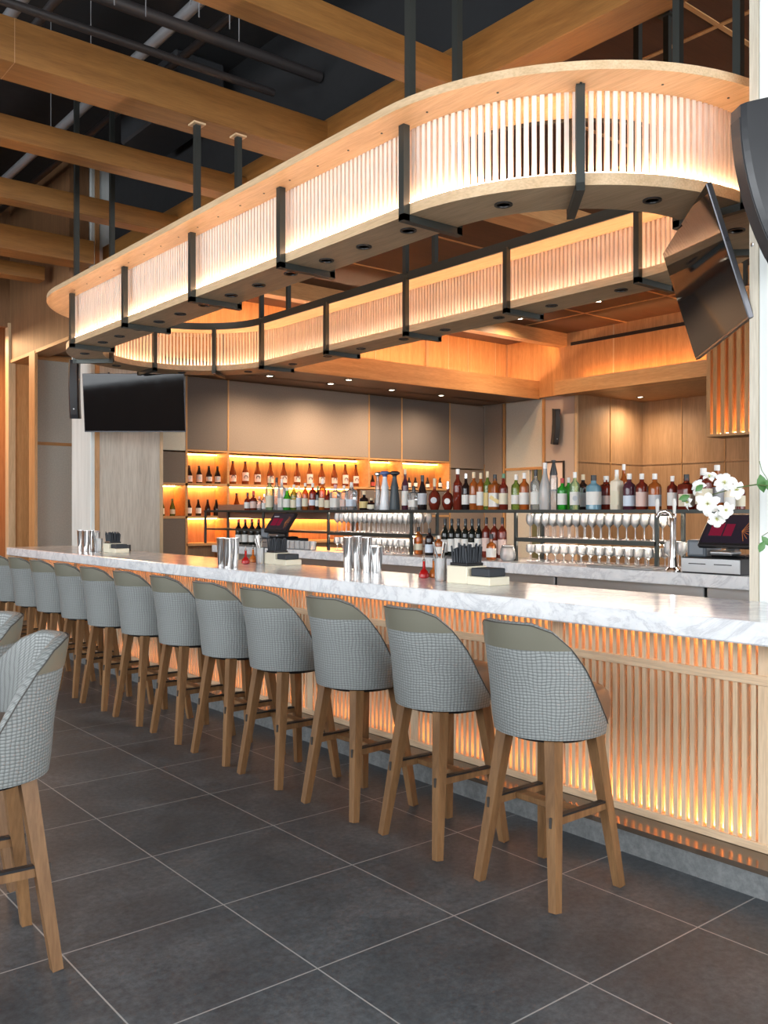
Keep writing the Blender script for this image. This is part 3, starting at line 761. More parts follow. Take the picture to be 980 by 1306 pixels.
# ================================================================== BOTTLES
GL = {
 'amber': tint('amber_spirit', (.52,.15,.03), .5, .06, (.75,.32,.10)),
 'red': tint('dark_red_spirit', (.24,.035,.018), .55, .06, (.45,.10,.06)),
 'dark': tint('dark_glass', (.02,.012,.012), .8, .05, (.15,.1,.08)),
 'green': tint('green_glass', (.03,.42,.04), .5, .05, (.3,.9,.3)),
 'olive': tint('olive_glass', (.20,.30,.05), .4, .05, (.6,.7,.35)),
 'pgreen': tint('pale_green_glass', (.45,.70,.40), .3, .05, (.8,.95,.75)),
 'clear': tint('clear_bottle', (.75,.78,.80), .22, .04, (.92,.94,.95)),
 'blue': tint('blue_glass', (.25,.52,.68), .5, .05, (.6,.85,.95)),
 'purple': tint('plum_glass', (.10,.03,.05), .7, .05, (.3,.15,.2)),
 'frost': tint('frosted_glass', (.72,.75,.76), .5, .25, (.9,.92,.92)),
 'brown': tint('sake_brown', (.22,.045,.012), .65, .06, (.5,.16,.05)),
 'slate': plain('slate_ceramic', (.05,.065,.075), .45),
 'white': plain('white_ceramic', (.80,.83,.86), .25),
 'cream': plain('cream_bottle', (.78,.70,.55), .35),
 'wine': tint('wine_glass_black', (.012,.015,.012), .85, .05, (.1,.12,.08)),
}
CAPS = {'w': plain('cap_white', (.82,.80,.76), .4), 'c': plain('cap_cream', (.72,.58,.38), .5), 'k': plain('cap_black', (.02,.02,.022), .4),
        'r': plain('cap_red', (.40,.03,.03), .4), 's': CHROME, 'p': plain('cap_pink', (.65,.35,.38), .4), 'b': plain('cap_blue', (.10,.16,.40), .4), 'g': plain('cap_green', (.08,.2,.1), .4)}
LABS = {'w': WHITE, 'c': plain('label_cream', (.72,.66,.50), .6), 'k': plain('label_black', (.03,.03,.035), .5), 'p': plain('label_pink', (.70,.52,.46), .6),
        'b': plain('label_blue', (.62,.70,.80), .6), 'y': plain('label_gold', (.65,.50,.20), .5), 'g': plain('label_grey', (.5,.52,.55), .5), 'r': plain('label_red', (.5,.08,.06), .5), 'n': None}
SHAPE = {  # (body radius, [(r, z)...] relative to width=1/height=1)
 'bordeaux': [(.0,0),(.92,0),(1,.015),(1,.58),(.93,.64),(.55,.71),(.38,.76),(.36,.93)],
 'spirit':   [(.0,0),(.94,0),(1,.015),(1,.62),(.90,.69),(.45,.75),(.34,.79),(.34,.90)],
 'square':   [(.0,0),(.95,0),(1,.015),(1,.66),(.92,.71),(.42,.75),(.32,.78),(.32,.88)],
 'flask':    [(.0,0),(.55,0),(.66,.02),(.95,.18),(1,.32),(.93,.45),(.62,.56),(.28,.61),(.22,.66),(.22,.80)],
 'squat':    [(.0,0),(.92,0),(1,.03),(1,.50),(.85,.60),(.40,.66),(.34,.70),(.34,.86)],
 'burgundy': [(.0,0),(.94,0),(1,.02),(1,.42),(.86,.54),(.52,.68),(.36,.78),(.33,.93)],
 'sake':     [(.0,0),(.94,0),(1,.02),(1,.44),(.92,.52),(.60,.66),(.40,.80),(.34,.95)],
 'tower':    [(.0,0),(.96,0),(1,.02),(.88,.25),(.66,.52),(.74,.58),(.58,.66),(.40,.80),(.38,.86)],
}
def bottle(loc, h, w_, shape, glass, lab, cap, label, group=None, name='bottle', mark=None, depth=1., facing=(-.77,-.64)):
    t = thing(name, label, 'bottle', loc, 0, group)
    pf = [(r*w_/2, z*h) for r, z in SHAPE[shape]]; ztop_ = pf[-1][1]; rt_ = pf[-1][0]
    sq = 5 if shape == 'square' else 0
    b_ = MB().lathe(pf, 14, (0,0,0), depth, 1, sq).build('glass_body', GL[glass], t, True)
    cr = rt_*1.12
    if shape == 'tower': MB().lathe([(cr*.9,ztop_),(cr*1.0,ztop_+.03*h),(cr*2.2,ztop_+.07*h),(cr*2.2,ztop_+.10*h),(cr*1.3,h)], 14).build('stopper', CAPS[cap], t, True)
    elif cap == 'K': MB().lathe([(w_*.48,h*.70),(w_*.48,h*.72),(cr*.8,h*.97),(cr*1.5,h*.975),(cr*1.5,h)], 16).build('cap', CAPS['k'], t, True)
    else: MB().lathe([(cr,max(ztop_-.06*h,0)),(cr,h*.995),(cr*.8,h)], 12).build('cap', CAPS[cap], t, True)
    if LABS[lab] is not None:
        zz = {'flask': (.16,.42), 'squat': (.10,.44), 'tower': (.06,.40)}.get(shape, (.12+random.uniform(-.04,.05),.47+random.uniform(-.10,.05))); rr = w_/2*1.02
        if shape == 'flask':
            MB().lathe([(0,-.001),(w_*.24,-.001),(w_*.24,.003),(0,.003)], 14).xform(Matrix.Translation((facing[0]*rr*.97, facing[1]*rr*.97, .30*h)) @ Matrix.Rotation(math.atan2(facing[1],facing[0]),4,'Z') @ Matrix.Rotation(PI/2,4,'Y')).build('front_label', LABS[lab], t)
        else:
            a0 = math.atan2(facing[1], facing[0]); m = MB(); k = 10; sp = rad(68)
            vs = []
            for j in range(k+1):
                a = a0-sp+2*sp*j/k; ca, sa = math.cos(a), math.sin(a); q = 1
                if sq: q = (abs(ca)**sq+abs(sa)**sq)**(-1/sq)
                for z in zz:
                    r_ = rr
                    if shape == 'tower': r_ = rr*(1-(z-.02)*.52)+.001
                    for dr in (.0, .0012): vs.append(((r_+dr)*ca*q*depth, (r_+dr)*sa*q, z*h))
            fs = []
            for j in range(k):
                o_ = j*4; p_ = o_+4
                fs += [(o_+1,p_+1,p_+3,o_+3), (o_,o_+2,p_+2,p_), (o_+2,o_+3,p_+3,p_+2), (o_,p_,p_+1,o_+1)]
            fs += [(0,1,3,2), (k*4,k*4+2,k*4+3,k*4+1)]
            fl = m.add(vs, fs).build('front_label', LABS[lab], t, True)
            if mark:
                # small emblem: a crescent, a disc or a slanted stripe on the label
                Mx = Matrix.Translation((facing[0]*(rr+.003), facing[1]*(rr+.003), .30*h)) @ Matrix.Rotation(a0,4,'Z') @ Matrix.Rotation(PI/2,4,'Y')
                if mark == 'crescent':
                    pts = [(.26*w_*math.cos(rad(a)), .26*w_*math.sin(rad(a)), .002) for a in range(60,301,20)]
                    MB().tube(pts, .05*w_, 5).xform(Mx).build('emblem', CAPS['k'], fl)
                elif mark == 'disc': MB().lathe([(0,0),(.24*w_,0),(.24*w_,.002),(0,.002)],14).xform(Mx).build('emblem', LABS['g'], fl)
                elif mark == 'stripe': MB().bar((-.02,-.40*w_,.001),(.03,.40*w_,.001),.03,d0=.002,ref=(1,0,0)).xform(Mx).build('emblem', LABS['y'], fl)
    return t
SH_Z = 1.4755; SHX = 5.68
# px, top y, width m, shape, glass, label, cap, text, mark
BT = [
 (316,628,.080,'squat','red','w','k','dark red bottle with white label, leftmost on the long shelf'),
 (323.5,626,.080,'squat','red','p','r','red topped bottle with pale label, second from the left end of the shelf'),
 (331,633,.062,'spirit','clear','p','w','small clear bottle with pink label near the left register screen'),
 (337.5,630,.062,'spirit','clear','w','s','small clear bottle with silver cap near the left register screen'),
 (344,609,.092,'spirit','pgreen','c','c','tall pale green bottle with cream neck above the left register'),
 (353,609,.080,'spirit','clear','n','k','tall clear bottle with long dark cap left of the bright green bottle'),
 (359.5,611,.078,'square','frost','w','w','frosted clear bottle with white cap just left of the bright green bottle'),
 (366.5,622,.098,'burgundy','green','w','w','bright green round bottle above the left register'),
 (375,618,.078,'bordeaux','olive','c','w','olive green bottle with white cap right of the bright green bottle'),
 (381.5,620,.062,'spirit','clear','b','w','clear bottle with blue and white label beside the olive green bottle'),
 (389.5,616,.072,'bordeaux','amber','c','w','slim amber bottle with white cap above the marble at left centre'),
 (399,616,.082,'spirit','red','b','w','dark bottle with pale blue star-like label on the long shelf'),
 (405.5,620,.055,'spirit','dark','w','g','dark slim bottle with green cap beside the blue labelled one'),
 (411.5,611,.080,'spirit','amber','c','w','amber bottle with tall white neck and cream label'),
 (419,625,.072,'square','red','c','r','square bottle with cream label and red base'),
 (428,618,.100,'square','clear','w','p','wide clear bottle with white label and pink stopper'),
 (439,619,.075,'square','clear','p','w','clear rectangular bottle with pink label between two wider ones'),
 (448.5,615,.100,'square','clear','b','w','wide clear bottle with pale blue label, right of three rectangular ones'),
 (464.5,626,.095,'squat','dark','y','c','squat black and gold bottle left of the tall ceramic ones'),
 (474,635,.085,'squat','dark','c','c','low dark brown round bottle behind the squat black one'),
 (482,602,.070,'tower','clear','n','s','tall clear bottle with silver bell stopper left of the white ceramic one'),
 (491,601,.105,'tower','white','n','b','tall white and blue ceramic bottle with bell stopper'),
 (503.5,601,.110,'tower','slate','n','k','tall slate grey ceramic bottle beside the white and blue one'),
 (517,598,.066,'bordeaux','purple','w','c','very tall slim dark bottle right of the slate ceramic one'),
 (528,620,.090,'square','clear','w','k','clear square bottle with dark cap beside a champagne bottle'),
 (539,606,.090,'burgundy','dark','g','k','dark champagne style bottle between a clear and a round flask'),
 (554.5,610,.118,'flask','red','g','c','larger round dark red flask with gold neck'),
 (571.5,614,.110,'flask','red','w','s','round red flask with crystal stopper left of a tall dark bottle'),
 (584,598,.086,'bordeaux','red','n','w','tall dark red bottle with long white cap'),
 (594.5,604,.074,'bordeaux','dark','w','s','dark bottle with white label and thin pourer'),
 (604.5,602,.078,'spirit','amber','w','c','white labelled amber bottle with cream cap, left of a matching pair'),
 (613.5,603,.074,'spirit','amber','w','c','white labelled amber bottle with cream cap, right of a matching pair'),
 (622,601,.070,'spirit','olive','y','c','dark gold bottle with cream cap beside the slant labelled bottle'),
 (631.5,605,.095,'square','amber','w','k','red amber square bottle with slanted gold stripe label','stripe'),
 (642.5,604,.078,'bordeaux','red','c','g','dark red bottle with cream label before the gap on the shelf'),
 (658.5,605,.082,'spirit','olive','w','w','dark green bottle with large white label and white cap'),
 (669,603,.084,'spirit','amber','w','w','golden bottle with large white label beside the dark green one'),
 (683.5,599,.084,'spirit','clear','w','k','clear bottle with white label and black pourer'),
 (695.5,590,.095,'burgundy','frost','n','w','tallest clear frosted bottle in front of the picture frame'),
 (706.5,587,.066,'spirit','clear','n','K','clear bottle wearing a black cone shaped cap'),
 (717.5,610,.078,'spirit','green','w','r','green bottle with white label and red shoulder'),
 (725.5,609,.070,'spirit','green','n','w','bright green bottle without front label beside the labelled green one'),
 (733.5,602,.080,'spirit','pgreen','w','w','pale green clear bottle with white round medallion','disc'),
 (744,605,.082,'spirit','dark','g','c','black bottle with cream cap left of the light blue bottle'),
 (757.5,606,.118,'spirit','blue','w','k','wide light blue bottle'),
 (773.5,607,.118,'square','red','p','w','wide dark red bottle with pink label right of the blue bottle'),
 (787,599,.082,'square','cream','c','w','cream coloured tall bottle with white neck'),
 (796,592,.066,'bordeaux','amber','c','w','tallest amber bottle with white neck behind the dark plum bottle'),
 (803,604,.094,'spirit','purple','b','w','dark plum bottle with pale shield label'),
 (819,604,.090,'spirit','red','p','w','dark red bottle with faint pink label left of the orange amber one'),
 (835.5,604,.094,'spirit','amber','g','w','orange amber bottle with slanted grey label'),
 (858,607,.075,'spirit','red','w','w','dark bottle with large white stopper behind the chrome tap'),
 (876,605,.105,'square','red','c','k','dark red square bottle with black cap behind the tap'),
 (897.5,597,.118,'spirit','red','c','w','wide red brown bottle with cream oval label'),
 (915,593,.110,'burgundy','amber','g','w','amber bottle with long white neck left of the white flowers'),
 (931,614,.070,'spirit','cream','w','c','small cream bottle behind the white flowers'),
 (943,615,.080,'spirit','red','c','r','red capped bottle half hidden by the white flowers'),
]
prevb = None
for e in BT:
    px, ty, w_, shp, gl, lb, cp_, txt = e[:8]; mk = e[8] if len(e) > 8 else None
    x, y, wz = ray(px, ty); X_ = 5.66
    if px == 796: X_ = 5.80
    if prevb:
        for X_ in (X_, 5.80, 5.59, 5.72):
            if math.hypot(X_-prevb[0], y*X_/x-prevb[1]) > (w_+prevb[2])/2+.004: break
    t_ = X_/x; h = EYE+wz*t_-SH_Z; prevb = (X_, y*t_, w_)
    bottle((X_, y*t_, SH_Z), h, w_, shp, gl, lb, cp_, txt, 'spirit bottles on the back bar shelf', mark=mk)
# bottles standing on the back counter
CT = [
 (534,672,5.62,.082,'spirit','amber','c','k','amber bottle with cream label standing on the marble left of the wine bottles'),
 (548,674,5.62,.082,'spirit','dark','b','k','dark bottle with pale blue label standing on the marble back counter'),
 (560,683,5.62,.075,'spirit','amber','w','w','pale capped amber bottle behind the glass of straws on the counter'),
 (627,681,5.50,.085,'squat','amber','w','k','short amber bottle with white label right of the near black straw caddy'),
]
for px, ty, X, w_, shp, gl, lb, cp_, txt in CT:
    x, y, wz = ray(px, ty); t_ = X/x; bottle((X, y*t_, 1.0605), EYE+wz*t_-1.06, w_, shp, gl, lb, cp_, txt, 'bottles standing on the back counter')
wn = [568,576.5,585,594,602.5,611]
for i, px in enumerate(wn):
    x, y, wz = ray(px, 661.5); t_ = 5.72/x
    bottle((5.72, y*t_, 1.0605), EYE+wz*t_-1.06, .076, 'bordeaux', 'wine', 'w', 'k', '%s from the left of six black wine bottles behind the near straw caddy' % ORD[i], 'black wine bottles on the back counter')
for i, px in enumerate((620.5,631,641)):
    x, y, wz = ray(px, 660); t_ = 5.72/x
    bottle((5.72, y*t_, 1.0605), EYE+wz*t_-1.06, .076, 'spirit', 'red', 'p', 'k', ['pink labelled red bottle just right of the six black wine bottles','red bottle with pink label in the middle of three at the shelf gap','pink labelled red bottle beside the glass jar on the back counter'][i], 'pink labelled bottles on the back counter')
for i, px in enumerate((304.5,313,321.5,330)):
    x, y, wz = ray(px, 662); t_ = 5.66/x
    bottle((5.66, y*t_, 1.0605), EYE+wz*t_-1.06, .082, 'bordeaux', 'wine', 'w', 'r', '%s from the left of four dark wine bottles left of the left register' % ORD[i], 'dark wine bottles at the left of the back counter')
# sake bottles in the lit niches
def sake(px, ty, zb, w_, gl, lb, cp_, txt, grp, mark=None):
    Y = NW+.14; x, y, wz = ray(px, ty); t_ = Y/y; bottle((x*t_, Y, zb+.0205), EYE+wz*t_-zb-.02, w_, 'sake', gl, lb, cp_, txt, grp, mark=mark, facing=(-.3,-.95))
for i, px in enumerate((241.5,254,266.5,277.5)): sake(px, 593.5+.4*i, z1, .100, 'dark', 'p', 'k', '%s of four small dark bottles in the top left lit niche' % ORD[i], 'small dark bottles in the top left niche', 'disc')
for i, px in enumerate((297,313,328.5,345,362,379,395,410.5,426.5,440.5,454)): sake(px, 588+.45*i, z1, .115, 'brown', 'p', 'k', '%s from the left of eleven tall brown bottles in the long lit niche' % ORD[i], 'tall brown bottles in the long niche', 'crescent')
sake(475.5, 606, z1, .085, 'dark', 'r', 'k', 'lone small dark bottle with red label in the narrow lit niche', 'small bottles in the right niches')
for i, px in enumerate((522,530,545.5,561.5)): sake(px, 609, z1, .085, 'dark', 'w', 'k', '%s of four small dark bottles in the right lit niche' % ORD[i], 'small bottles in the right niches')
for i, px in enumerate((241,253,265,276)): sake(px, 637, z2, .095, 'dark', 'w' if i < 2 else 'n', 'k', '%s of four small dark bottles on the second niche row' % ORD[i], 'small dark bottles in the second left niche')
for i, px in enumerate((206.5,220)): sake(px, 636, z2, .085, 'olive', 'c', 'y' if 0 else 'g', ['left of two olive bottles in the small lit niche by the pillar','right of two olive bottles in the small lit niche by the pillar'][i], 'olive bottles in the small niche')
sake(302, 629, z2, .11, 'brown', 'n', 'k', 'single brown bottle in the second niche row right of the small dark ones', 'small dark bottles in the second left niche')

# ================================================================== GLASSES
def wine_glass():
    t = MB().lathe([(0,0),(.034,0),(.034,.002),(.006,.008),(.0035,.02),(.0035,.085),(.010,.095),(.030,.115),(.036,.145),(.033,.175),(.029,.190),(.0275,.190),(.031,.175),(.034,.145),(.028,.118),(.0,.098)], 12).build('wine_glass', CLEAR, None, True)
    return t
def tumbler():
    return MB().lathe([(0,0),(.030,0),(.037,.006),(.040,.088),(.038,.088),(.035,.012),(0,.012)], 12).build('tumbler_glass', CLEAR, None, True)
gw = wine_glass(); used = False
def put_glass(src, x, y, z, label, group, cat):
    global used
    o = src.copy(); C.objects.link(o); o.location = (x+random.uniform(-.0015,.0015), y+random.uniform(-.0015,.0015), z); o.rotation_euler = (0,0,random.random()*6)
    o['label'] = label; o['group'] = group; o['category'] = cat; return o
def fill(src, ya, yb, xs__, z, pitch, label, group, cat='glass'):
    n = int((yb-ya)/pitch)
    for x in xs__:
        for i in range(n): put_glass(src, x, ya+pitch*(i+.5), z, label, group, cat)
fill(gw, PY[0]+.02, PY[1]-.02, (5.58,5.69,5.80), 1.2505, .0765, 'clear stemmed glass in the packed rows on the right middle shelf', 'stemmed glasses on the right middle shelf')
fill(gw, PY[2]+.02, PY[3]-.02, (5.58,5.69,5.80), 1.2505, .0765, 'clear stemmed glass in the packed rows on the middle shelf below the squat bottles', 'stemmed glasses on the left middle shelf')
gt = tumbler()
gc = MB().lathe([(0,0),(.032,0),(.032,.002),(.005,.008),(.0035,.055),(.012,.062),(.036,.078),(.040,.10),(.037,.135),(.0355,.135),(.038,.10),(.033,.08),(0,.066)], 12).build('short_stem_glass', CLEAR, None, True)
fill(gc, PY[0]+.05, PY[1]-.02, (5.57,5.67,5.77), 1.0605, .0845, 'clear short stemmed glass on the marble under the right shelf', 'short stemmed glasses under the right shelf', 'glass')
fill(gc, PY[2]+.05, PY[3]-.05, (5.57,5.67,5.77), 1.0605, .0845, 'clear short stemmed glass on the marble under the left shelf', 'short stemmed glasses under the left shelf', 'glass')
fill(gt, PY[3]+.05, PY[3]+.66, (5.40,), 1.0605, .092, 'clear tumbler in a row on the marble between the left register and the rack', 'tumblers in a row on the back counter', 'glass')
fill(gw, 3.50, 3.72, (5.60,5.72), 1.2505 if 0 else 1.0605, .10, 'clear stemmed glass on the marble by the right end of the rack', 'stemmed glasses by the rack end')
bpy.data.objects.remove(gw); bpy.data.objects.remove(gt); bpy.data.objects.remove(gc)

# ================================================================== ITEMS ON THE BAR
def at(px, py, z=1.07):
    x, y, w_ = ray(px, py); t_ = (z-EYE)/w_; return x*t_, y*t_
tin_n = 0
def tin(px, py, h, label, r=.036):
    global tin_n
    tin_n += 1; py -= .9*(tin_n % 2)*(1 if px < 400 else 3.2); x, y = at(px, py); t = thing('shaker_tin', label, 'shaker', (x,y,1.0705), 0, 'steel shaker tins on the bar')
    MB().lathe([(0,0),(r*.72,0),(r*.74,.004),(r,h),(r*.97,h),(r*.70,.008),(0,.008)][::1], 20).build('cup', CHROME, t, True)
    MB().lathe([(r*1.03,h-.004),(r*1.03,h+.001),(r*.97,h+.001),(r*.97,h-.004)], 20).build('rim', CHROME, t, True)
for i, px in enumerate((103,110,116.5)): tin(px, 703.5+i*.3, .24 if 0 else .205, '%s of three tall steel shaker tins at the far end of the bar' % ['left','middle','right'][i])
tin(122, 703, .20, 'fourth steel tin, set behind the three at the far end of the bar')
for i, px in enumerate((283,291,299)): tin(px, 724+i*.3, .205, '%s of three tall steel shaker tins left of the red bitters at mid bar' % ['left','middle','right'][i])
for i, px in enumerate((444,456,468)): tin(px, 729.5+i*.4, .225, '%s of three tallest steel shaker tins at the centre of the bar' % ['left','middle','right'][i])
for i, px in enumerate((476,481)): tin(px, 730.5, .165, ['shorter steel tin right of the three tallest ones','shortest steel tin tucked behind the shorter one'][i], .040)

def bitters(px, py, liquid, label):
    x, y = at(px, py); t = thing('bitters_bottle', label, 'bottle', (x,y,1.0705))
    MB().lathe([(0,0),(.022,0),(.030,.006),(.031,.022),(.022,.042),(.009,.055),(.008,.095),(.010,.10)], 16).build('glass_body', GL[liquid], t, True)
    MB().lathe([(.009,.098),(.009,.108),(.003,.112),(.003,.135),(0,.137)], 10).build('dasher_top', CHROME, t, True)
GL['ruby'] = tint('ruby_bitters', (.55,.01,.01), .7, .04, (.9,.1,.1)); GL['orange'] = tint('orange_bitters', (.75,.22,.04), .6, .04, (.95,.5,.2))
bitters(313.5, 719.5, 'ruby', 'ruby red bitters bottle left of the middle straw glass')
bitters(323, 717.5, 'orange', 'small orange bitters bottle beside the red one at mid bar')
bitters(541, 737.5, 'ruby', 'ruby red bitters bottle right of centre on the bar')
bitters(553.5, 737, 'orange', 'small orange bitters bottle beside the red one right of centre')

def straw_glass(px, py, label, h=.13, n=5, big=1.):
    x, y = at(px, py); t = thing('straw_glass', label, 'glass', (x,y,1.0705))
    MB().lathe([(0,0),(.030,0),(.032,.004),(.036,h),(.0345,h),(.030,.010),(0,.010)], 16).build('glass', CLEAR, t, True)
    rr = random.Random(int(px)); 
    for k in range(n):
        a = rr.uniform(0, 6.3)
        m = MB().tube([(-.016*math.cos(a), -.016*math.sin(a), .014), (.040*math.cos(a)*big, .040*math.sin(a)*big, .205+rr.uniform(-.02,.02))], .0045, 6)
        m.build('straw' if k % 2 else 'muddler', CAPS['w'] if k % 3 else CHROME, t)
straw_glass(126, 704, 'glass of spoons and straws beside the far cream caddy')
straw_glass(332, 719, 'glass of white straws left of the middle black caddy', .12, 6)
straw_glass(562, 741, 'glass of white straws left of the near cream caddy', .13, 6)

def caddy(px, py, label, rz=0., s=1.):
    x, y = at(px, py); t = thing('bar_caddy', label, 'caddy', (x,y,1.0705), rz)
    MB().bbox(-.07*s,.07*s,-.09*s,.05*s,0,.085*s,.004).build('tall_box', CREAM, t)
    MB().bbox(-.07*s,.07*s,-.24*s,-.09*s,0,.040*s,.004).build('low_tray', CREAM, t)
    MB().bbox(-.058*s,.058*s,-.078*s,.04*s,.085*s,.10*s,.003).build('insert', BLACK, t)
    m = MB(); rr = random.Random(int(px))
    for i in range(8):
        for j in range(7):
            xx, yy = (-.047+.0135*i)*s, (-.066+.0155*j)*s
            m.tube([(xx,yy,.10*s),(xx*1.08+rr.uniform(-.006,.006),yy*1.06+rr.uniform(-.006,.006),(.182+rr.uniform(-.016,.014))*s)], .0052*s, 5)
    o = m.build('black_straws', SLATE, t); o['kind'] = 'stuff'
    MB().bbox(-.058*s,.058*s,-.225*s,-.105*s,.040*s,.080*s,.005).build('napkin_stack', SLATE, t)
    return t
caddy(592, 743, 'near cream caddy with black straws and napkins, right of centre on the bar', rad(0), 1.12)
caddy(352, 719, 'middle cream caddy with black straws and napkins near the left register', rad(0), 1.0)
caddy(143, 704, 'far cream caddy with black straws near the end of the bar', rad(0), 1.0)

# ================================================================== REGISTERS
def register(loc, rz, label, s=1.):
    t = thing('cash_register', label, 'cash register', loc, rz)   # front faces local -x
    dr = MB().bbox(0,.40,-.205,.205,.0,.105,.005).build('cash_drawer', BLACK, t)
    MB().bbox(-.008,.0,-.205,.205,.008,.098,.002).build('drawer_front', SATIN, dr)
    MB().box(-.011,-.008,.03,.15,.06,.066).build('drawer_slot', BLACK, dr); MB().box(-.011,-.008,-.15,-.03,.06,.066).build('drawer_slot', BLACK, dr)
    pr_ = MB().bbox(.05,.24,.06,.20,.105,.215,.008).build('receipt_printer', plain('printer_grey',(.10,.12,.14),.4), t)
    MB().bbox(.045,.05,.08,.18,.12,.20,.002).build('printer_face', plain('printer_face',(.20,.23,.26),.35), pr_)
    st = MB().bbox(.06,.26,-.20,.04,.105,.125,.01).build('stand_base', BLACK, t)
    MB().bar((.13,-.08,.12),(.13,-.08,.25),.06).build('stand_neck', BLACK, t)
    Mx = Matrix.Translation((.10,-.08,.275)) @ Matrix.Rotation(rad(38),4,'Y')
    mo = MB().bbox(-.015,.02,-.185,.185,-.13,.13,.008).xform(Mx).build('monitor', BLACK, t)
    MB().box(-.0165,-.015,-.165,.165,-.105,.115).xform(Mx).build('screen', plain('pos_screen',(.03,.022,.035),.12), mo)
    k = 0
    for (y0_,y1_,z0_,z1_,c) in ((.04,.13,-.05,.05,emit('pos_red',(.45,.03,.08),.22)),(-.03,.03,-.05,.045,MATS['pos_red']),(.06,.14,.065,.08,emit('pos_text',(.8,.75,.8),.22))):
        MB().box(-.0172,-.0166,y0_,y1_,z0_,z1_).xform(Mx).build('screen_window', c, mo)
    m = MB(); rr = random.Random(3)
    for q in range(7):
        a = rad(-60+20*q); m.bar((-.0172,-.09,-.01),(-.0172,-.09-.065*math.cos(a),-.01+.09*math.sin(a)),.003,d0=.0006,ref=(0,0,1) if abs(math.sin(a))<.7 else (0,1,0))
    m.xform(Mx).build('screen_burst', emit('pos_burst',(.9,.3,.1),.22), mo)
    MB().tube([(.15,.02,.14),(.14,.05,.13),(.13,.06,.12)],.006,6).build('cable', BLACK, t, True)
    MB().bbox(-.02,.10,-.16,.0,.125,.155,.012).build('scanner_tray', SATIN, t)
    return t
x, y = at(918, 724, 1.06)
register((5.33, 3.17, 1.0605), rad(0), 'large cash register with tilted touch screen and steel drawer beside the right pillar')
t = register((5.31, on_x(352,5.4), 1.0605), rad(8), 'smaller cash register with tilted screen on the left part of the back bar')

# chrome tap
x, y = on_x(873, 5.0), 0
t = thing('beer_tap', 'curved chrome tap tower in front of the red bottles left of the register', 'tap', (5.36, 3.46, 1.0605))
MB().lathe([(0,0),(.05,0),(.05,.012),(.03,.03),(.022,.10),(.020,.33),(.026,.36)], 20).build('column', CHROME, t, True)
MB().tube([(0,0,.34),(-.005,.02,.39),(-.01,.05,.405),(-.015,.09,.395),(-.015,.11,.36)], .013, 10).build('spout', CHROME, t, True)
MB().tube([(0,-.02,.38),(0,.13,.38)], .010, 8).build('crossbar', CHROME, t, True)
for yy in (-.01,.12): MB().lathe([(.006,.38),(.010,.40),(.014,.46),(.010,.485),(0,.49)], 12, (0,yy,0)).build('tap_handle', CAPS['w'], t, True)
t = thing('drip_tray', 'flat steel drip tray on the marble right of the glasses', 'tray', (5.36, 3.86, 1.0605))
MB().bbox(-.05,.14,-.28,.28,0,.018,.004).build('tray', SATIN, t); MB().box(-.04,.13,-.27,.27,.018,.0195).build('grid', BLACK, t)
# glass jar with clamp beside the wine bottles
x, y, _ = ray(648, 0); t_ = 5.45/x
t = thing('clamp_jar', 'tilted round glass jar with dark clamp lid beside the pink labelled bottles', 'jar', (5.45, y*t_, 1.062))
MB().lathe([(0,0),(.045,0),(.062,.02),(.066,.06),(.058,.10),(.046,.115)], 18).build('glass_body', CLEAR, t, True)
MB().lathe([(.05,.112),(.052,.118),(.048,.128),(.02,.134),(0,.135)], 18).build('lid', CLEAR, t, True)
MB().tube([(.05*math.cos(rad(a)), .05*math.sin(rad(a)), .112) for a in range(0,360,24)], .004, 6, True).build('clamp_ring', STEEL, t, True)
# picture frame on pale wall
t = thing('picture_frame', 'small black framed picture on the pale wall behind the tall clear bottles', 'picture', (13.385, 11.15, 2.12))
m = MB(); m.box(-.02,.01,-.22,.22,.25,.28); m.box(-.02,.01,-.22,.22,-.28,-.25); m.box(-.02,.01,-.22,-.19,-.25,.25); m.box(-.02,.01,.19,.22,-.25,.25)
m.build('frame', BLACK, t); MB().box(-.008,.008,-.19,.19,-.25,.25).build('print', plain('print_paper',(.75,.6,.5),.7), t)
tag(MB().lathe([(0,0),(.03,0),(.03,.06),(0,.06)],14).build('salt_shaker', BLACK), 'small black cup beside the far caddy on the bar', 'cup')
o = bpy.data.objects['salt_shaker']; o.name = 'small_cup'; xx, yy = at(163,702.5); o.location = (xx,yy,1.0705)

# ================================================================== FLOWERS
t = thing('flower_arrangement', 'arching branch of white lilies reaching in from the right edge over the bar', 'flowers', (3.45, 1.42, 1.0705))
def wp(px, py, X):
    x, y, w_ = ray(px, py); q = X/x; return Vector((X-3.45, y*q-1.42, EYE+w_*q-1.0705))
petal = plain('white_petal', (.88,.88,.84), .5); leafm = plain('leaf_green', (.06,.18,.04), .45); stemm = plain('stem_green', (.10,.16,.05), .5)
MB().lathe([(0,0),(.055,0),(.06,.01),(.045,.12),(.065,.28),(.06,.28),(.04,.12),(.05,.015),(0,.012)], 20).build('vase', CLEAR, t, True)
trunk = [Vector((0,0,.02)), Vector((0,.01,.30)), wp(1010,640,3.46), wp(985,620,3.47), wp(965,618,3.48), wp(940,622,3.5), wp(905,632,3.5)]
MB().tube(trunk, [.005,.005,.004,.003,.003,.0025,.002], 6).build('stem', stemm, t, True)
MB().tube([wp(985,620,3.47), wp(972,600,3.47), wp(969,588,3.47)], .0015, 5).build('twig', stemm, t)
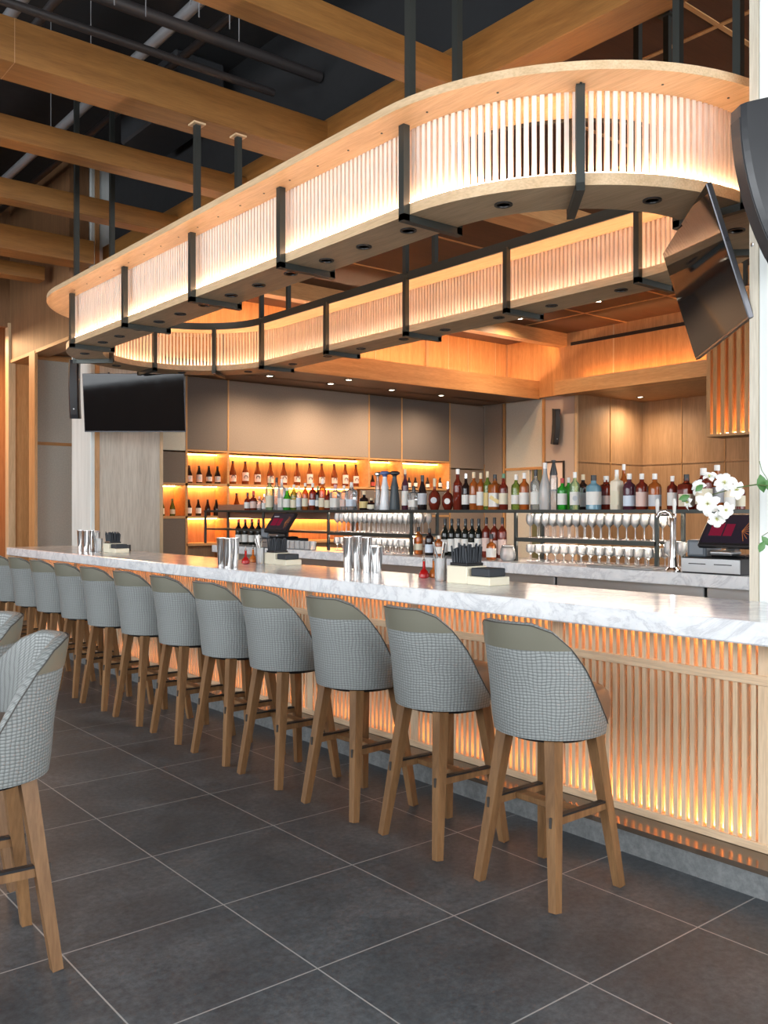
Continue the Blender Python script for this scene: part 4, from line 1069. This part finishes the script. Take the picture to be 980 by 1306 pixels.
def bloom(c, d, size, rr):
    m = MB(); d = d.normalized(); a = d.orthogonal().normalized(); b = d.cross(a)
    for k in range(6):
        an = 2*PI*k/6+rr.uniform(-.15,.15); r_ = a*math.cos(an)+b*math.sin(an); s_ = d.cross(r_)
        L_ = size*(1 if k % 2 else .88); w_ = size*.33; vs = []; fs = []
        prof = [(0,.1,0),(.3,.75,.32),(.6,1,.42),(.85,.7,.34),(1,.08,.18)]
        for u, ww, up_ in prof:
            c_ = c + r_*(L_*u) + d*(size*up_)
            vs += [c_-s_*(w_*ww)-d*.004+d*(size*.05), c_, c_+s_*(w_*ww)+d*(size*.05), c_-d*.0015]
        for q in range(4):
            o_ = q*4; p_ = o_+4
            fs += [(o_,o_+1,p_+1,p_),(o_+1,o_+2,p_+2,p_+1),(o_+2,o_+3,p_+3,p_+2),(o_+3,o_,p_,p_+3)]
        m.add(vs, fs)
    o = m.build('blossom', petal, t, True)
    q = MB()
    for k in range(5):
        an = 2*PI*k/5; r_ = a*math.cos(an)+b*math.sin(an); q.tube([c, c+d*size*.5+r_*size*.12], .0012, 4)
    q.build('stamens', plain('stamen_yellow',(.5,.5,.12),.6), o)
rr = random.Random(5)
for px, py, sz, dx, dy, dz in ((903,642,.055,-1,-.6,-.1),(925,617,.050,-.9,-.3,.5),(893,622,.040,-1,.2,.3),(914,660,.045,-.7,-.7,-.6),(938,625,.042,-.6,-1,.1),(880,640,.035,-1,.5,-.2),(905,610,.038,-.5,-.4,1),(925,650,.040,-.6,-.8,-.2)):
    bloom(wp(px, py, 3.5), Vector((dx,dy,dz)), sz, rr)
def leaf(c, d, size):
    d = d.normalized(); s_ = d.cross(Vector((-.7,-.6,.2))).normalized(); vs = []; n_ = d.cross(s_)*.002
    for u, w_ in ((0,.05),(.25,.75),(.5,1),(.75,.7),(1,.03)):
        p_ = c+d*size*u; vs += [p_-s_*size*.28*w_, p_+n_, p_+s_*size*.28*w_, p_-n_]
    fs = []
    for q in range(4):
        o_ = q*4; p2 = o_+4; fs += [(o_,o_+1,p2+1,p2),(o_+1,o_+2,p2+2,p2+1),(o_+2,o_+3,p2+3,p2+2),(o_+3,o_,p2,p2+3)]
    MB().add(vs, fs).build('leaf', leafm, t, True)
for px, py, dx, dy, dz, sz in ((970,605,.2,-.1,-1,.075),(978,612,.3,-.3,-.8,.06),(880,632,-.6,.5,-.3,.05),(897,618,-.5,.3,-.5,.045),(972,684,.3,-.3,-.5,.05),(975,690,-.3,.2,-.8,.05),(870,640,.4,-.4,.4,.04)):
    leaf(wp(px, py, 3.48), Vector((dx,dy,dz)), sz)
MB().tube([wp(1000,660,3.46), wp(985,676,3.47), wp(972,684,3.48)], .0015, 5).build('twig', stemm, t)

# ================================================================== LIGHT, CAMERA
w = bpy.data.worlds.new('World'); bpy.context.scene.world = w; w.use_nodes = True
bg = w.node_tree.nodes['Background']; bg.inputs[0].default_value = (.88,.94,1.0,1); bg.inputs[1].default_value = 1.0
def area(loc, rot_, size, sy, e, col):
    l = bpy.data.lights.new('window_daylight', 'AREA'); l.shape = 'RECTANGLE'; l.size = size; l.size_y = sy; l.energy = e; l.color = col
    o = bpy.data.objects.new('window_daylight', l); C.objects.link(o); o.location = loc; o.rotation_euler = rot_; return o
area((-5.9, 3.5, 2.85), (rad(90), 0, rad(-90)), 12, 2.8, 420, (.93,.97,1))
area((3, -3.9, 2.85), (rad(90), 0, 0), 12, 2.8, 380, (.95,.98,1))
cam = bpy.data.cameras.new('camera'); co = bpy.data.objects.new('camera', cam); C.objects.link(co)
co.location = (0,0,EYE); co.rotation_euler = (rad(90), 0, -AZ)
cam.sensor_fit = 'AUTO'; cam.sensor_width = 36; cam.lens = 36*F/1306
cam.shift_x = (490-CX)/1306; cam.shift_y = -(653-YH)/1306
cam.clip_start = .05; cam.clip_end = 100
sc = bpy.context.scene; sc.camera = co
sc.view_settings.view_transform = 'Standard'; sc.view_settings.look = 'None'
sc.view_settings.exposure = .92; sc.view_settings.gamma = 1; sc.view_settings.use_curve_mapping = False
sc.cycles.max_bounces = 10; sc.cycles.transparent_max_bounces = 24; sc.cycles.caustics_reflective = False; sc.cycles.caustics_refractive = False
sc.cycles.sample_clamp_indirect = 6
